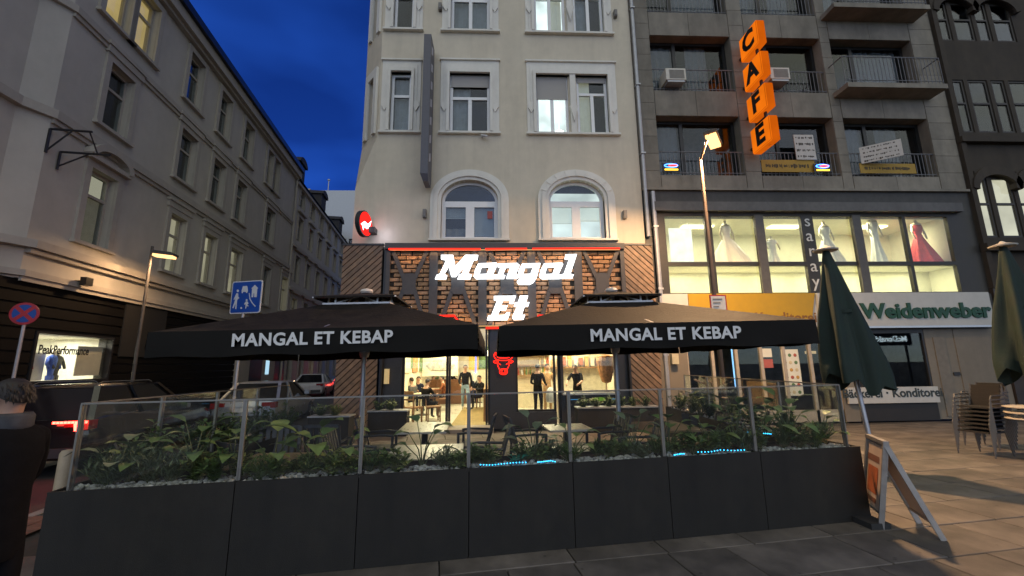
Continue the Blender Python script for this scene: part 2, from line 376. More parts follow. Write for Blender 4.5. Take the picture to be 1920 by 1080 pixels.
for t in range(-6, 40):
    for o0, o1 in ((1.45, 1.6), (4.9, 5.05)):
        a, b = sp(t+0.01, o0, -0.18), sp(t+0.99, o1, 0.004)
        p = [sp(t+0.01, o0, -0.18), sp(t+0.99, o0, -0.18), sp(t+0.99, o1, -0.18), sp(t+0.01, o1, -0.18)]
        kb.add(p+[(x, y, 0.006) for x, y, _ in p], [(0, 1, 2, 3), (4, 5, 6, 7), (0, 1, 5, 4), (1, 2, 6, 5), (2, 3, 7, 6), (3, 0, 4, 7)])
ko = struct(kb.build('kerb', pm('kerb_stone', (0.26, 0.24, 0.22), 0.8, var=0.2, island=0.15)))
sw = MB(); sw.add([sp(-30, 0, -0.004), sp(-30, 1.45, -0.004), sp(70, 1.45, -0.004), sp(70, 0, -0.004)], [(0, 1, 2, 3)])
struct(sw.build('pavement_by_facade', pm('pavement_asphalt', (0.1, 0.092, 0.085), 0.85, var=0.2, bump=0.3, bscale=90)))
pv = MB()
a = [sp(-16, 5.05, -0.03), (40, -16, -0.03), (40, 13.2, -0.03), sp(12.6, 5.05, -0.03)]
pv.add(a + [sp(12.6, 5.05, -0.031), (-4.2, 13, -0.031), sp(60, 7.2, -0.031), sp(60, 5.05, -0.031)], [(0, 1, 2, 3), (4, 5, 6, 7)])
plaza = struct(pv.build('pavement', JOINT))
# paving slabs in running bond, aligned with the terrace
sl_near, sl_far = [], []
rowd, y = 0.62, -3.0
slabmesh = {}
def slab_mesh(L):
    k = round(L, 2)
    if k not in slabmesh:
        b = bmesh.new(); bmesh.ops.create_cube(b, size=1); bmesh.ops.scale(b, vec=(k-0.012, rowd-0.012, 0.05), verts=b.verts)
        bmesh.ops.bevel(b, geom=[e for e in b.edges if all(v.co.z > 0 for v in e.verts)], offset=0.006, segments=1, affect='EDGES')
        me = bpy.data.meshes.new('slab'); b.to_mesh(me); b.free(); me.materials.append(SLAB); slabmesh[k] = me
    return slabmesh[k]
lens_ = (0.62, 0.94, 1.24)
y = -4.0
while y < 9.5:
    x = -9.0 - rnd.random()*0.9
    while x < 16:
        L = rnd.choice(lens_); c = PA + PD*(x+L/2+3.7) + PN*(y+rowd/2)
        lim = LO.x + (SD.x/SD.y)*c.y + 5.3
        if c.x - 0.65 > lim and c.y+0.5 < 12.3 and c.x < 15:
            d = math.hypot(c.x, c.y); ang = abs(math.atan2(c.x, c.y))
            inpat = -3.6 < x+L/2 < 4.2 and 0.3 < y < 2.0
            (sl_near if (c.y > 2.6 and ang < 1.05 and not inpat) else sl_far).append((d, c, L))
        x += L
    y += rowd
sl_near.sort(key=lambda s: s[0]); sl_far += sl_near[290:]; sl_near = sl_near[:290]
for d, c, L in sl_near:
    o = bpy.data.objects.new('slab', slab_mesh(L)); COL.objects.link(o); o.parent = plaza
    o.location = (c.x, c.y, -0.025+rnd.uniform(-0.0025, 0.0025)); o.rotation_euler = (rnd.uniform(-0.003, 0.003), rnd.uniform(-0.003, 0.003), PANG)
fm_ = MB()
for d, c, L in sl_far:
    k = (L-0.012)/2; r = (rowd-0.012)/2; z = rnd.uniform(-0.003, 0.002)
    q = [c-PD*k-PN*r, c+PD*k-PN*r, c+PD*k+PN*r, c-PD*k+PN*r]
    fm_.add([(p.x, p.y, z) for p in q]+[(p.x, p.y, -0.028) for p in q], [(0, 1, 2, 3), (0, 4, 5, 1), (1, 5, 6, 2), (2, 6, 7, 3), (3, 7, 4, 0)])
so_ = fm_.build('slabs', SLABF, plaza); so_['kind'] = 'stuff'

# ================================================================== corner building with the restaurant
MF = Frame((0, 12.5, 0), 0)
mbd = thing('corner_building', 'cream corner building with white window surrounds and a brick-clad restaurant front below', 'building', (0, 12.5, 0), local=True)
LITW = em('lit_room_white', (0.86, 0.93, 0.85), 1.5, 0.35, 1.2)
LITS = em('lit_room_soft', (0.8, 0.86, 0.76), 1.2, 0.3, 1.0)
LITY = em('lit_room_yellow', (1.0, 0.68, 0.24), 0.62, 0.15, 1.0)
LITC = em('lit_room_cream', (0.95, 0.8, 0.5), 0.5, 0.3, 1.0)
DIM = pm('dim_room', (0.12, 0.11, 0.09), 0.9, var=0.3)
CURTL = pm('net_curtain_glow', (0.6, 0.57, 0.48), 0.9, var=0.1, emis=(0.8, 0.75, 0.5), es=0.25)  # room light put into the curtain as a glow of its own
zA0 = MF.uz(885, 249)[1]; zA1 = MF.uz(885, 140)[1]; zB0 = MF.uz(885, 59)[1]; zB1 = zB0+(zA1-zA0)
def uu(px, py): return MF.uz(px, py)[0]
A = {'n': (uu(732, 195), uu(771, 195)), 'm': (uu(843, 195), uu(919, 195)), 'l': (uu(1005, 195), uu(1066, 195)), 'r': (uu(1082, 195), uu(1140, 195))}
holes = []
for (u0, u1) in A.values(): holes += [(u0, u1, zA0, zA1), (u0, u1, zB0, zB1), ]
arch = []
for px0, px1 in ((827, 934), (1029, 1134)):
    u0, u1 = uu(px0, 400), uu(px1, 400); z0 = MF.uz((px0+px1)/2, 449)[1]; z1 = MF.uz((px0+px1)/2, 338)[1]
    arch.append((u0, u1, z0, z1)); holes.append((u0, u1, z0, z1))
UL, UR, ZT = -3.75, 4.78, 18.6
wl = MB(); wall_holes(wl, UL, UR, 5.3, ZT, holes, 0, 0.32)
wl.prism([(UL, 9.1), (UL, 5.3), (-4.35, 5.3), (-4.35, 7.3)], 0, 0.3)
wl.add([(UL, 0, 9.1), (-4.5, .85, 9.1), (-4.35, 0, 7.3)], [(0, 1, 2)]); wl.add([(-4.5, .85, 9.1), (-4.35, 0, 7.3), (-4.35, 0, 5.2), (-4.5, .85, 5.2)], [(0, 1, 2, 3)])
for (u0, u1, z0, z1) in arch:      # spandrels over the arched openings
    uc, hw = (u0+u1)/2, (u1-u0)/2; rise = hw*0.74; pts = [(uc-hw*math.cos(t*PI/16), z1-rise+rise*math.sin(t*PI/16)) for t in range(17)]
    wl.ring([(p[0], z1+0.01) for p in pts], pts, -0.001, 0.3)
wl.build('wall', CREAM, mbd)
fa = math.atan2(-0.85, 0.75); FM = Matrix.Translation((-4.5, 0.85, 0)) @ Matrix.Rotation(fa, 4, 'Z')
fw_ = MB(); fh = [(0.38, 0.8, zA0, zA1), (0.38, 0.8, zB0, zB1)]
wall_holes(fw_, 0, 1.134, 9.1, ZT, fh, 0, 0.3); fw_.xf(FM); fw_.build('bay_wall', CREAM, mbd)
for a, b, c, d in fh:
    wo = window(mbd, a, b, c, d, 0.14, mull=(), trans=0.6, room=ROOM); wo.matrix_local = FM
    s_ = MB(); s_.ring([(a-.2, c), (a-.2, d+.3), (b+.2, d+.3), (b+.2, c)], [(a, c), (a, d), (b, d), (b, c)], -0.08, 0.02); s_.xf(FM); s_.build('window_surround', WHITE, mbd)
sd = MB(); s2 = Vector((-0.13, 0.99, 0)).normalized()
def sidep(t, z): return (-4.5+s2.x*t, 0.85+s2.y*t, z)
sd.add([sidep(0, 5.2), sidep(26, 5.2), sidep(26, ZT), sidep(0, ZT)], [(0, 1, 2, 3)]); sd.add([sidep(-0.84, 0), sidep(26, 0), sidep(26, 5.2), sidep(-0.84, 5.2)], [(0, 1, 2, 3)])
sd.build('side_wall', CREAM, mbd)
rf = MB(); rf.add([(-4.7, -.3, ZT), (5.0, -.3, ZT), (5.0, 14, ZT), (-6.6, 14, ZT), (-3.4, 2.5, ZT+3.2), (4.6, 2.5, ZT+3.2), (4.6, 12, ZT+3.2), (-5, 12, ZT+3.2)], [(0, 1, 5, 4), (1, 2, 6, 5), (2, 3, 7, 6), (3, 0, 4, 7), (4, 5, 6, 7), (0, 3, 2, 1)])
rf.build('roof', ROOFM, mbd)
def surround(u0, u1, z0, z1, wd, top, mid=None):
    s = MB()
    s.ring([(u0-wd, z0), (u0-wd, z1+top), (u1+wd, z1+top), (u1+wd, z0)], [(u0-.1, z0), (u0-.1, z1+.1), (u1+.1, z1+.1), (u1+.1, z0)], -0.035, 0.01)
    s.ring([(u0-wd*.62, z0), (u0-wd*.62, z1+top*.66), (u1+wd*.62, z1+top*.66), (u1+wd*.62, z0)], [(u0-.01, z0), (u0-.01, z1), (u1+.01, z1), (u1+.01, z0)], -0.065, 0.0)
    s.ring([(u0-wd*.3, z0), (u0-wd*.3, z1+top*.3), (u1+wd*.3, z1+top*.3), (u1+wd*.3, z0)], [(u0+.0, z0), (u0+.0, z1), (u1-.0, z1), (u1, z0)], -0.15, 0.1)
    s.box(u0-wd-.04, u1+wd+.04, -0.1, 0.05, z1+top, z1+top+.05)
    for e in (u0-wd*.55, u1+wd*.55): s.prism([(e-.11, z0+(z1-z0)*.42), (e, z0+(z1-z0)*.33), (e+.11, z0+(z1-z0)*.42), (e+.09, z0+(z1-z0)*.5), (e-.09, z0+(z1-z0)*.5)], -0.1, -0.03)
    s.build('window_surround', WHITE, mbd)
    MB().box(u0-wd-.04, u1+wd+.04, -0.13, 0.12, z0-.07, z0-.003).build('sill', WHITE, mbd)
for z0, z1, row in ((zA0, zA1, 0), (zB0, zB1, 1)):
    u0, u1 = A['n']; surround(u0, u1, z0, z1, .3, .45)
    window(mbd, u0, u1, z0, z1, .07, mull=(), trans=.62, fw=.09, curtains=((0, 1),) if row == 0 else (), room=ROOM)
    u0, u1 = A['m']; surround(u0, u1, z0, z1, .3, .5)
    window(mbd, u0, u1, z0, z1, .07, trans=.6, fw=.1, curtains=((0, .5),) if row == 0 else ((0, 1),), blind=.21 if row == 0 else 0, room=ROOM)
    ul, ur = A['l'][0], A['r'][1]; surround(ul, ur, z0, z1, .3, .5)
    m0, m1 = A['l'][1], A['r'][0]
    pl = MB().box(m0+.05, m1-.05, -.12, .1, z0, z1+.1); pl.prism([(m0+.05, z0+.75), (m0, z0+.9), (m1, z0+.9), (m1-.05, z0+.75), ((m0+m1)/2, z0+.35)], -.22, -.1); pl.build('pilaster', WHITE, mbd)
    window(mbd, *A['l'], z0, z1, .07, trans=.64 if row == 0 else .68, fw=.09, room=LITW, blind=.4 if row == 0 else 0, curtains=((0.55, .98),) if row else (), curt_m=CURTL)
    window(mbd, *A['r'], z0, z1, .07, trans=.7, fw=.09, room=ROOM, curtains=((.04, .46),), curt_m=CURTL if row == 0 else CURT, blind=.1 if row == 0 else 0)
# lit glimpse beside the net curtain and a chandelier
ch = MB(); u = (A['l'][0]+A['l'][1])/2+.3
ch.tube([(u, .6, zA0+1.6), (u, .6, zA0+.45)], .012, 6); ch.lathe([(.02, .42), (.16, .36), (.2, .2), (.1, .05), (.02, 0)], (u, .6, zA0+.05), 10)
tag(ch.build('chandelier', em('chandelier_glow', (1, .95, .85), 9)), 'glowing chandelier hanging in the brightly lit room behind the second-floor window', 'lamp').location = (0, 12.5, 0)
for i, (u0, u1, z0, z1) in enumerate(arch):
    uc, hw = (u0+u1)/2, (u1-u0)/2; rise = hw*0.74; zs = z1-rise
    def arc(k, e, zb=None):
        h = hw+e; r = rise+e; pts = [(uc-h*math.cos(t*PI/20), zs+r*math.sin(t*PI/20)) for t in range(21)]
        return [(uc-h, z0)]+pts+[(uc+h, z0)]
    s = MB(); s.ring(arc(0, .34), arc(0, .2), -.07, .01); s.ring(arc(0, .22), arc(0, .1), -.12, .01); s.ring(arc(0, .12), arc(0, 0), -.06, .12)
    for t in range(1, 10) if i else ():
        a_ = t*PI/10; s.bar((uc-(hw+.12)*math.cos(a_), -.123, zs+(rise+.12)*math.sin(a_)), (uc-(hw+.3)*math.cos(a_), -.123, zs+(rise+.3)*math.sin(a_)), .02, .02, (0, 1, 0))
    s.build('arch_surround', WHITE, mbd)
    MB().box(u0-.36, u1+.36, -.15, .1, z0-.06, z0-.003).build('sill', WHITE, mbd)
    zt = z0+(z1-z0)*.63; f = MB(); y0 = .16; fwid = .09
    f.ring(arc(0, .02), arc(0, -fwid), y0, y0+.07); f.box(u0, u1, y0, y0+.07, z0, z0+fwid); f.box(u0+.08, u1-.08, y0-.01, y0+.07, zt-.09, zt+.07); f.box(uc-.1, uc+.1, y0-.01, y0+.07, z0+fwid, zt-.09)
    for a, b in ((u0+fwid, uc-.1), (uc+.1, u1-fwid)):
        f.ring([(a, z0+fwid), (a, zt-.09), (b, zt-.09), (b, z0+fwid), (a, z0+fwid)], [(a+.035, z0+fwid+.035), (a+.035, zt-.125), (b-.035, zt-.125), (b-.035, z0+fwid+.035), (a+.035, z0+fwid+.035)], y0-.012, y0+.05)
    wo = f.build('window', WFRAME, mbd)
    for a, b in ((u0+fwid, uc-.1), (uc+.1, u1-fwid)): MB().box(a+.03, b-.03, y0+.02, y0+.03, z0+fwid+.03, zt-.12).build('pane', GLASS, wo)
    pts = [(uc-(hw-.06)*math.cos(t*PI/16), max(zs+(rise-.06)*math.sin(t*PI/16), zt+.06)) for t in range(17)]
    MB().prism([(pts[0][0], zt+.05)]+pts+[(pts[-1][0], zt+.05)], y0+.02, y0+.03).build('pane', GLASS, wo)
    rm = MB(); a, b, c, d = u0-.2, u1+.2, z0-.2, z1+.2
    rm.add([(a, .3, c), (b, .3, c), (b, .3, d), (a, .3, d), (a, 1.2, c), (b, 1.2, c), (b, 1.2, d), (a, 1.2, d)], [(4, 5, 6, 7), (0, 1, 5, 4), (1, 2, 6, 5), (2, 3, 7, 6), (3, 0, 4, 7)])
    rm.build('room', LITS if i else ROOM, wo)
    BL = pm('venetian_blind', (.5, .5, .47), .6, var=.06); BLL = pm('venetian_blind_lit', (.6, .62, .55), .7, var=.05, emis=(.78, .84, .68), es=.5)  # lit copy carries the room light as its own emission
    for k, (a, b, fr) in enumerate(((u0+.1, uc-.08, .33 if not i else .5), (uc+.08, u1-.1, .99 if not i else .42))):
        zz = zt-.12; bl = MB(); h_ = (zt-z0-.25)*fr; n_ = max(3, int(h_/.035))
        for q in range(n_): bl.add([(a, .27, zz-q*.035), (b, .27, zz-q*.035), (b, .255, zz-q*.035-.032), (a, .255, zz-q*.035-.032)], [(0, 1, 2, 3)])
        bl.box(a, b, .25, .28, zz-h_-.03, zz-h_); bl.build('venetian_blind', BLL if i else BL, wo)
    if not i:
        MB().box(uc+hw*.62, uc+hw*.8, y0-.002, y0+.012, zt-.5, zt-.25).build('sticker', pm('red_sticker', (.4, .08, .07), .6), wo)
        curtain_mb(u0+.1, uc-.08, z0+.1, zt-.8, .3).build('curtain', pm('brown_curtain', (.2, .18, .15), .9), wo, True)
    else: MB().add([(u0, .35, zt+.42), (u1, .35, zt+.42), (u1, .35, z1+.1), (u0, .35, z1+.1)], [(0, 1, 2, 3)]).build('curtain', ROOM, wo)

# ---- restaurant front: brick field, beams, slatted panels
zS1 = MF.uz(945, 471)[1]; zS0 = 2.88; uS0, uS1 = uu(727, 540), uu(1166, 540)
MB().box(-4.35, UR, .002, .3, zS0, 5.3).build('shop_lintel', DARKBEAM, mbd)
MORT = pm('mortar', (.035, .028, .022), .95)
bp = MB().box(uS0, uS1, -.14, 0, zS0, zS1).build('brick_panel', MORT, mbd)
BRICK = pm('brick', (.46, .27, .14), .8, var=.3, scale=14, bump=.5, bscale=70, col2=(.34, .19, .11), orand=.35)
bw, bh = .355, .135; bmesh_cache = []
for k in range(6):
    b = bmesh.new(); bmesh.ops.create_cube(b, size=1); bmesh.ops.scale(b, vec=(bw-.03, .07, bh-.03), verts=b.verts)
    for v in b.verts: v.co += Vector((rnd.uniform(-.012, .012), rnd.uniform(-.012, .012), rnd.uniform(-.009, .009)))
    bmesh.ops.bevel(b, geom=b.edges[:], offset=.012, segments=1, affect='EDGES')
    me = bpy.data.meshes.new('brick'); b.to_mesh(me); b.free(); me.materials.append(BRICK); bmesh_cache.append(me)
vb = [uu(p, 540) for p in (730, 814.5, 905, 996, 1082, 1165)]   # vertical beams
nb = 0; z = zS1-.12; row = 0
extra = MB()
while z > zS0+.05:
    u = uS0+.2+(bw/2 if row % 2 else 0)
    while u < uS1-.1:
        hid = any(abs(u-q) < .06 for q in vb[1:-1])
        if not hid and nb < 298 and z > 2.98:
            o = bpy.data.objects.new('brick', rnd.choice(bmesh_cache)); COL.objects.link(o); o.parent = bp; o.location = (u, -.15+rnd.uniform(-.008, .008), z); nb += 1
        elif not hid: extra.box(u-bw/2+.015, u+bw/2-.015, -.18, -.14, z-bh/2+.015, z+bh/2-.015)
        u += bw
    z -= bh; row += 1
if extra.v:
    o = extra.build('bricks', BRICK, bp); o['kind'] = 'stuff'
bf = MB().box(uS0-.05, uS1+.05, -.36, -.14, zS1-.02, zS1+.16).build('beam_frame', DARKBEAM, mbd)
yb0, yb1 = -.27, -.2
for i, u in enumerate(vb):
    wd = .12 if i in (0, 5) else .25
    MB().box(u-wd/2, u+wd/2, yb0, yb1-.001*i, zS0, zS1-.02).build('beam', DARKBEAM, bf)
zc = (zS0+zS1)/2+.12
for i in range(5):
    a, b = vb[i]+(.065 if i == 0 else .15), vb[i+1]-(.065 if i == 4 else .15); c = (a+b)/2
    pl = MB().prism([(c-.2, zc-.22), (c-.2, zc+.22), (c-.13, zc+.32), (c+.13, zc+.32), (c+.2, zc+.22), (c+.2, zc-.22), (c+.13, zc-.32), (c-.13, zc-.32)], -.262, -.195).build('brace_plate', DARKBEAM, bf)
    for sx, sz in ((-1, 1), (1, 1), (-1, -1), (1, -1)):
        e = a if sx < 0 else b; ze = zS1-.03 if sz > 0 else zS0+.02
        MB().bar((e-sx*.05, -.228-.003*sx, ze), (c+sx*.16, -.228-.003*sx, zc+sz*.16), .12, .05, (0, 1, 0)).build('brace', DARKBEAM, bf)
WARM = (1.0, .56, .2)
for zz, rx, p in ((zS1-.05, rad(-14), 24), (zS0+.03, PI+rad(14), 24)):
    MB().box(uS0+.1, uS1-.1, -.345, -.33, zz-.01, zz+.01).build('light_strip', em('warm_led', WARM, 1.0), mbd)
    light(mbd, 'strip_light', 'AREA', ((uS0+uS1)/2, -.337, zz+(-.02 if rx < 1 else .02)), p, WARM, uS1-uS0-.3, .012, (rx, 0, 0))
def clip(poly, f):
    o = []
    for i in range(len(poly)):
        p, q = poly[i-1], poly[i]; fp_, fq = f(p), f(q)
        if (fp_ >= 0) != (fq >= 0):
            t = fp_/(fp_-fq); o.append((p[0]+(q[0]-p[0])*t, p[1]+(q[1]-p[1])*t))
        if fq >= 0: o.append(q)
    return o
def slat_panel(u0, u1, z0, z1, sgn, y0):
    p = MB().box(u0, u1, y0+.06, .0 if y0 < 0 else y0+.1, z0, z1).build('slat_panel', BLACK, mbd)
    MB().box(u0-.03, u1+.03, y0-.02, y0+.08, z1+.002, z1+.06).build('cap', DARK, p)
    pitch = .19; W = u1-u0; k = -W
    while k < z1-z0+W:
        zz = z0+k
        poly = [(u0, zz), (u1, zz+sgn*W*.95), (u1, zz+sgn*W*.95+pitch-.035), (u0, zz+pitch-.035)]
        poly = clip(poly, lambda q: q[1]-z0); poly = clip(poly, lambda q: z1-q[1]) if len(poly) > 2 else []
        if len(poly) > 2: MB().prism(poly, y0, y0+.05).build('slat', WOOD, p)
        k += pitch
slat_panel(uu(650, 465)-.02, uu(723, 465)-.03, .02, 5.38, 1, -.22)
slat_panel(uS1+.06, uu(1217, 465), .02, 5.38, -1, -.22)
MB().box(uS1, uS1+.055, -.25, 0, 0, 5.4).build('corner_post', DARK, mbd); MB().box(uS0-.075, uS0-.002, -.25, 0, 0, 5.4).build('corner_post', DARK, mbd)

# ---- shop glazing
ug = [uS0, uu(753, 730), uu(838, 730), uu(919, 730), uu(967, 730), uu(1040, 720), uu(1048, 700), uu(1158, 700), uS1]
hz = 2.87
col_m = pm('anthracite_panel', (.03, .03, .034), .4, var=.15, scale=20)
MB().box(ug[0], ug[1], -.08, .3, 0, hz).build('pier', col_m, mbd)
MB().box(ug[3], ug[4], -.16, .35, 0, hz).build('pier', col_m, mbd)
MB().box(ug[7], ug[8], -.08, .3, 0, hz).build('pier', col_m, mbd)
fr = MB()
for u in (ug[1]+.03, ug[2], ug[3]-.03, ug[4]+.03, ug[5], ug[6]): fr.box(u-.035, u+.035, .0, .09, .08, hz)
fr.box(ug[1], ug[3], .0, .09, .0, .08); fr.box(ug[4], ug[5], 0, .09, .44, .5)
so2 = fr.build('shop_window', BLACK, mbd)
for a, b, z0 in ((ug[1]+.065, ug[2]-.035, .08), (ug[4]+.065, ug[5]-.035, .5)): MB().box(a, b, .035, .045, z0, hz).build('pane', CLEAR, so2)
dr = MB()
for u in (ug[2]+.075, ug[3]-.105): dr.box(u-.03, u+.03, .012, .07, .09, hz)
dr = dr.build('door', BLACK, mbd); MB().box(ug[2]+.105, ug[3]-.135, .035, .045, .09, hz).build('pane', CLEAR, dr)
MB().box(ug[2]-.05, ug[3]+.1, -.85, -.01, -.02, .1).build('step', pm('step_stone', (.3, .27, .24), .7, var=.15), mbd)
MB().box(ug[4], ug[5]+.03, -.08, .12, 0, .44).build('plinth', col_m, mbd)
zd0, zd1 = MF.uz(1100, 735)[1], MF.uz(1100, 664)[1]
dw = MB(); dw.box(ug[6]+.035, ug[7], -.1, .12, 0, zd0); dw.box(ug[6]+.035, ug[7], -.1, .12, zd1, hz); dw.box(ug[6]+.035, ug[6]+.12, -.08, .1, zd0, zd1); dw.box(ug[7]-.1, ug[7], -.08, .1, zd0, zd1)
dwo = dw.build('grill_window', col_m, mbd); MB().box(ug[6]+.12, ug[7]-.1, .0, .01, zd0, zd1).build('pane', CLEAR, dwo)
MB().box(ug[6]+.05, ug[7]-.05, -.32, .3, zd0-.06, zd0-.005).build('serving_shelf', pm('steel_shelf', (.6, .6, .58), .3, .8), dwo)
tag(MB().prism([(ug[7]-.6+.2*math.cos(k*PI/8), zd0-.2+.055*math.sin(k*PI/8)) for k in range(16)], -.106, -.101).build('oval_badge', em('green_glow', (.3, .6, .06), .35), dwo), None, None)
for a in (ug[6]+.3, ug[7]-.25): MB().box(a, a+.22, -.106, -.101, zd0-.21, zd0-.19).build('display_light', em('blue_glow', (.1, .45, .9), .6), dwo)
# ---- dining room
CHW0 = pm('kitchen_wood', (.3, .17, .08), .5)
IN_W = pm('interior_wall', (.72, .66, .5), .8, var=.08); TILE = pm('floor_tile', (.62, .58, .5), .3, var=.08, scale=3); CEIL = pm('interior_ceiling', (.75, .72, .62), .9)
ix0, ix1, iy1, iz0, iz1 = -3.1, 3.95, 8.6, .06, 3.2
q = MB(); q.add([(ix0, .12, iz0), (ix1, .12, iz0), (ix1, iy1, iz0), (ix0, iy1, iz0)], [(0, 1, 2, 3)]); q.build('interior_floor', TILE, mbd)
q = MB(); q.add([(ix0, .12, iz1), (ix1, .12, iz1), (ix1, iy1, iz1), (ix0, iy1, iz1)], [(0, 1, 2, 3)]); q.build('interior_ceiling', CEIL, mbd)
q = MB(); q.add([(ix0, .12, 0), (ix0, iy1, 0), (ix0, iy1, iz1), (ix0, .12, iz1), (ix1, .12, 0), (ix1, iy1, 0), (ix1, iy1, iz1), (ix1, .12, iz1)], [(0, 1, 2, 3), (4, 5, 6, 7), (1, 5, 6, 2)]); q.build('interior_wall', IN_W, mbd)
MAT_ = pm('entrance_mat', (.34, .25, .1), .9, var=.2)
MB().box(ug[2]+.1, ug[3]-.1, .15, 5.5, iz0, iz0+.012).build('entrance_mat', MAT_, mbd)
for (x, yy) in ((-1.9, 1.3), (-1.9, 4.3), (2.0, 1.3), (2.0, 4.3), (.3, 6.8)):
    p = MB().box(x-.6, x+.6, yy-.6, yy+.6, iz1-.06, iz1-.01).build('ceiling_light', em('ceiling_panel', (1, .87, .58), 3.0), mbd)
    light(mbd, 'ceiling_glow', 'AREA', (x, yy, iz1-.08), 165, (1, .83, .5), 1.1)
MB().box(-.98, -.6, 3.6, 3.7, 1.62, iz1).build('hanging_panel', pm('yellow_column', (.75, .52, .08), .6), mbd)
for x, yy, z0, z1 in ((-.7, 3.4, 1.5, 2.4), (-1.95, 7.5, 1.3, 2.9)): MB().tube([(x, yy, z0), (x, yy, z1)], .025, 6).build('neon_tube', em('blue_neon', (.1, .15, 1), 4), mbd)
cnt = MB().box(-.35, -.12, .9, 5.0, iz0, 1.05).build('counter', pm('counter_wood', (.4, .2, .07), .4, var=.2, stretch=(1, 6, 1)), mbd)
# wall pictures and shelves of the dining room
PIC = pm('green_picture', (.12, .2, .07), .6, var=.7, scale=6); PIC2 = pm('poster_paper', (.7, .68, .55), .6, var=.06)
MB().box(ix0+.002, ix0+.03, 2.0, 4.2, 1.7, 2.7).build('picture', PIC, mbd)
pY = 5.6; pX = at_y(826, 680, 12.5+pY).x; iy1b = pY
po = MB().box(pX-.75, pX+.75, pY-.04, pY-.01, 1.35, 3.1).build('poster', PIC2, mbd)
text('lettering', 'MANGAL ET', .24, (pX, pY-.05, 2.55), BLACK, po, ext=.003, off=.006); text('lettering', 'KEBAP', .24, (pX, pY-.05, 2.27), BLACK, po, ext=.003, off=.006)
bl_ = MB(); bl_.lathe([(.0, 0), (.45, .05), (.62, .25), (.3, .45), (0, .5)], (0, 0, 0), 12, sy=.05); bl_.xf(Matrix.Translation((pX, pY-.05, 1.55))); bl_.build('print', pm('stone_print', (.4, .4, .36), .8, var=.4, scale=8), po)
MB().box(-4+.95, -2.75, iy1-.05, iy1-.01, 1.1, 3.0).build('picture', PIC, mbd)
MB().box(-.9, 1.0, iy1-.05, iy1-.01, 1.6, 2.7).build('picture', PIC, mbd)
GLB = em('pendant_globe', (1, .8, .45), 7)
for x, yy in ((-2.5, 2.2), (-1.7, 2.2), (-2.5, 4.4), (-.2, 4.6), (1.2, 2.6), (2.6, 1.6)):
    pd = MB().tube([(x, yy, iz1), (x, yy, 2.35)], .008, 5).build('pendant_cord', BLACK, mbd); MB().lathe([(.02, .2), (.1, .16), (.13, .05), (.1, -.04), (.02, -.08)], (x, yy, 2.2), 12).build('globe', GLB, pd, True)
MENU = [em('menu_board_%d' % i, c, .8, .4, 9) for i, c in enumerate(((.9, .75, .4), (.8, .4, .2), (.6, .7, .4)))]
for i in range(4): MB().box(.75+i*.8, 1.45+i*.8, 4.5, 4.54, 2.62, 3.08).build('menu_board', MENU[i % 3], mbd)
for i in range(5): MB().box(ix0+.002, ix0+.04, .6+i*1.5, 1.6+i*1.5, 1.55, 2.5).build('picture', [PIC, PIC2, pm('print_warm', (.5, .22, .08), .6, var=.6, scale=7)][i % 3], mbd)
MB().box(-3.05, -.95, 7.2, 7.6, iz0, 1.15).build('back_bench', pm('bench_brown', (.22, .1, .05), .6), mbd)
bw2 = pm('back_tiles', (.6, .56, .42), .35, var=.2, scale=9); MB().box(1.95, ix1-.02, 2.5, 2.56, iz0, 2.7).build('kitchen_back', bw2, mbd)
for i in range(9): MB().box(2.0+i*.2, 2.12+i*.2, 2.3, 2.48, 1.7+.02*(i % 3), 1.95+.05*(i % 4)).build('jar', [pm('jar_a', (.5, .3, .1), .4), pm('jar_b', (.6, .55, .4), .4), pm('jar_c', (.3, .1, .05), .4)][i % 3], mbd)
MB().box(1.98, ix1-.05, 2.25, 2.5, 1.64, 1.68).build('kitchen_shelf', SHELF if False else CHW0, mbd)
light(mbd, 'kitchen_glow', 'AREA', (2.95, 1.5, 2.65), 45, (1, .86, .6), 1.2)
SHELF = pm('shelf_wood', (.3, .16, .07), .5, var=.2)
for zz in (1.35, 1.75, 2.15, 2.55): MB().box(.6, ix1-.05, 4.6, 4.95, zz, zz+.03).build('shelf', SHELF, mbd)
bcols = [pm('bottle_%d' % i, c, .25) for i, c in enumerate(((.5, .28, .06), (.6, .5, .3), (.12, .2, .08), (.4, .1, .06), (.6, .6, .55)))]
for i in range(60):
    zz = rnd.choice((1.38, 1.78, 2.18, 2.58)); x = rnd.uniform(.7, ix1-.2); r = rnd.uniform(.03, .06)
    MB().lathe([(r, 0), (r, .16), (r*.5, .22), (r*.45, .29)], (x, rnd.uniform(4.65, 4.85), zz), 7).build('bottle', bcols[i % 5], mbd)
MB().box(.55, ix1, 4.96, 5.0, iz0, iz1).build('partition', IN_W, mbd)
kc = MB().box(1.9, ix1-.05, .35, 1.0, iz0, zd0-.08).build('kitchen_counter', pm('steel', (.55, .55, .53), .3, .85), mbd)
dn = MB(); dn.tube([(3.55, .9, zd0-.1), (3.55, .9, 2.6)], .015, 6); dn.lathe([(.05, 0), (.15, .05), (.24, .35), (.3, .7), (.26, .85), (.08, .9)], (3.55, .9, zd0+.2), 14)
tag(dn.build('doner_spit', pm('roast_meat', (.36, .16, .05), .5, var=.4, scale=12, bump=.6), None), 'tall brown doner meat cone on its spit behind the serving window', 'meat spit').location = (0, 12.5, 0)
for i in range(7):
    x = 2.15+i*.17; b_ = MB().lathe([(.05, 0), (.075, .05), (.08, .09)], (x, 12.5+.55, zd0-.08), 10)
    tag(b_.build('food_tray', [bcols[i % 5], bcols[(i+2) % 5]][i % 2]), 'small round bowl on the steel serving counter, %s from the left' % ('first', 'second', 'third', 'fourth', 'fifth', 'sixth', 'seventh')[i], 'bowl', 'bowls on the serving counter')
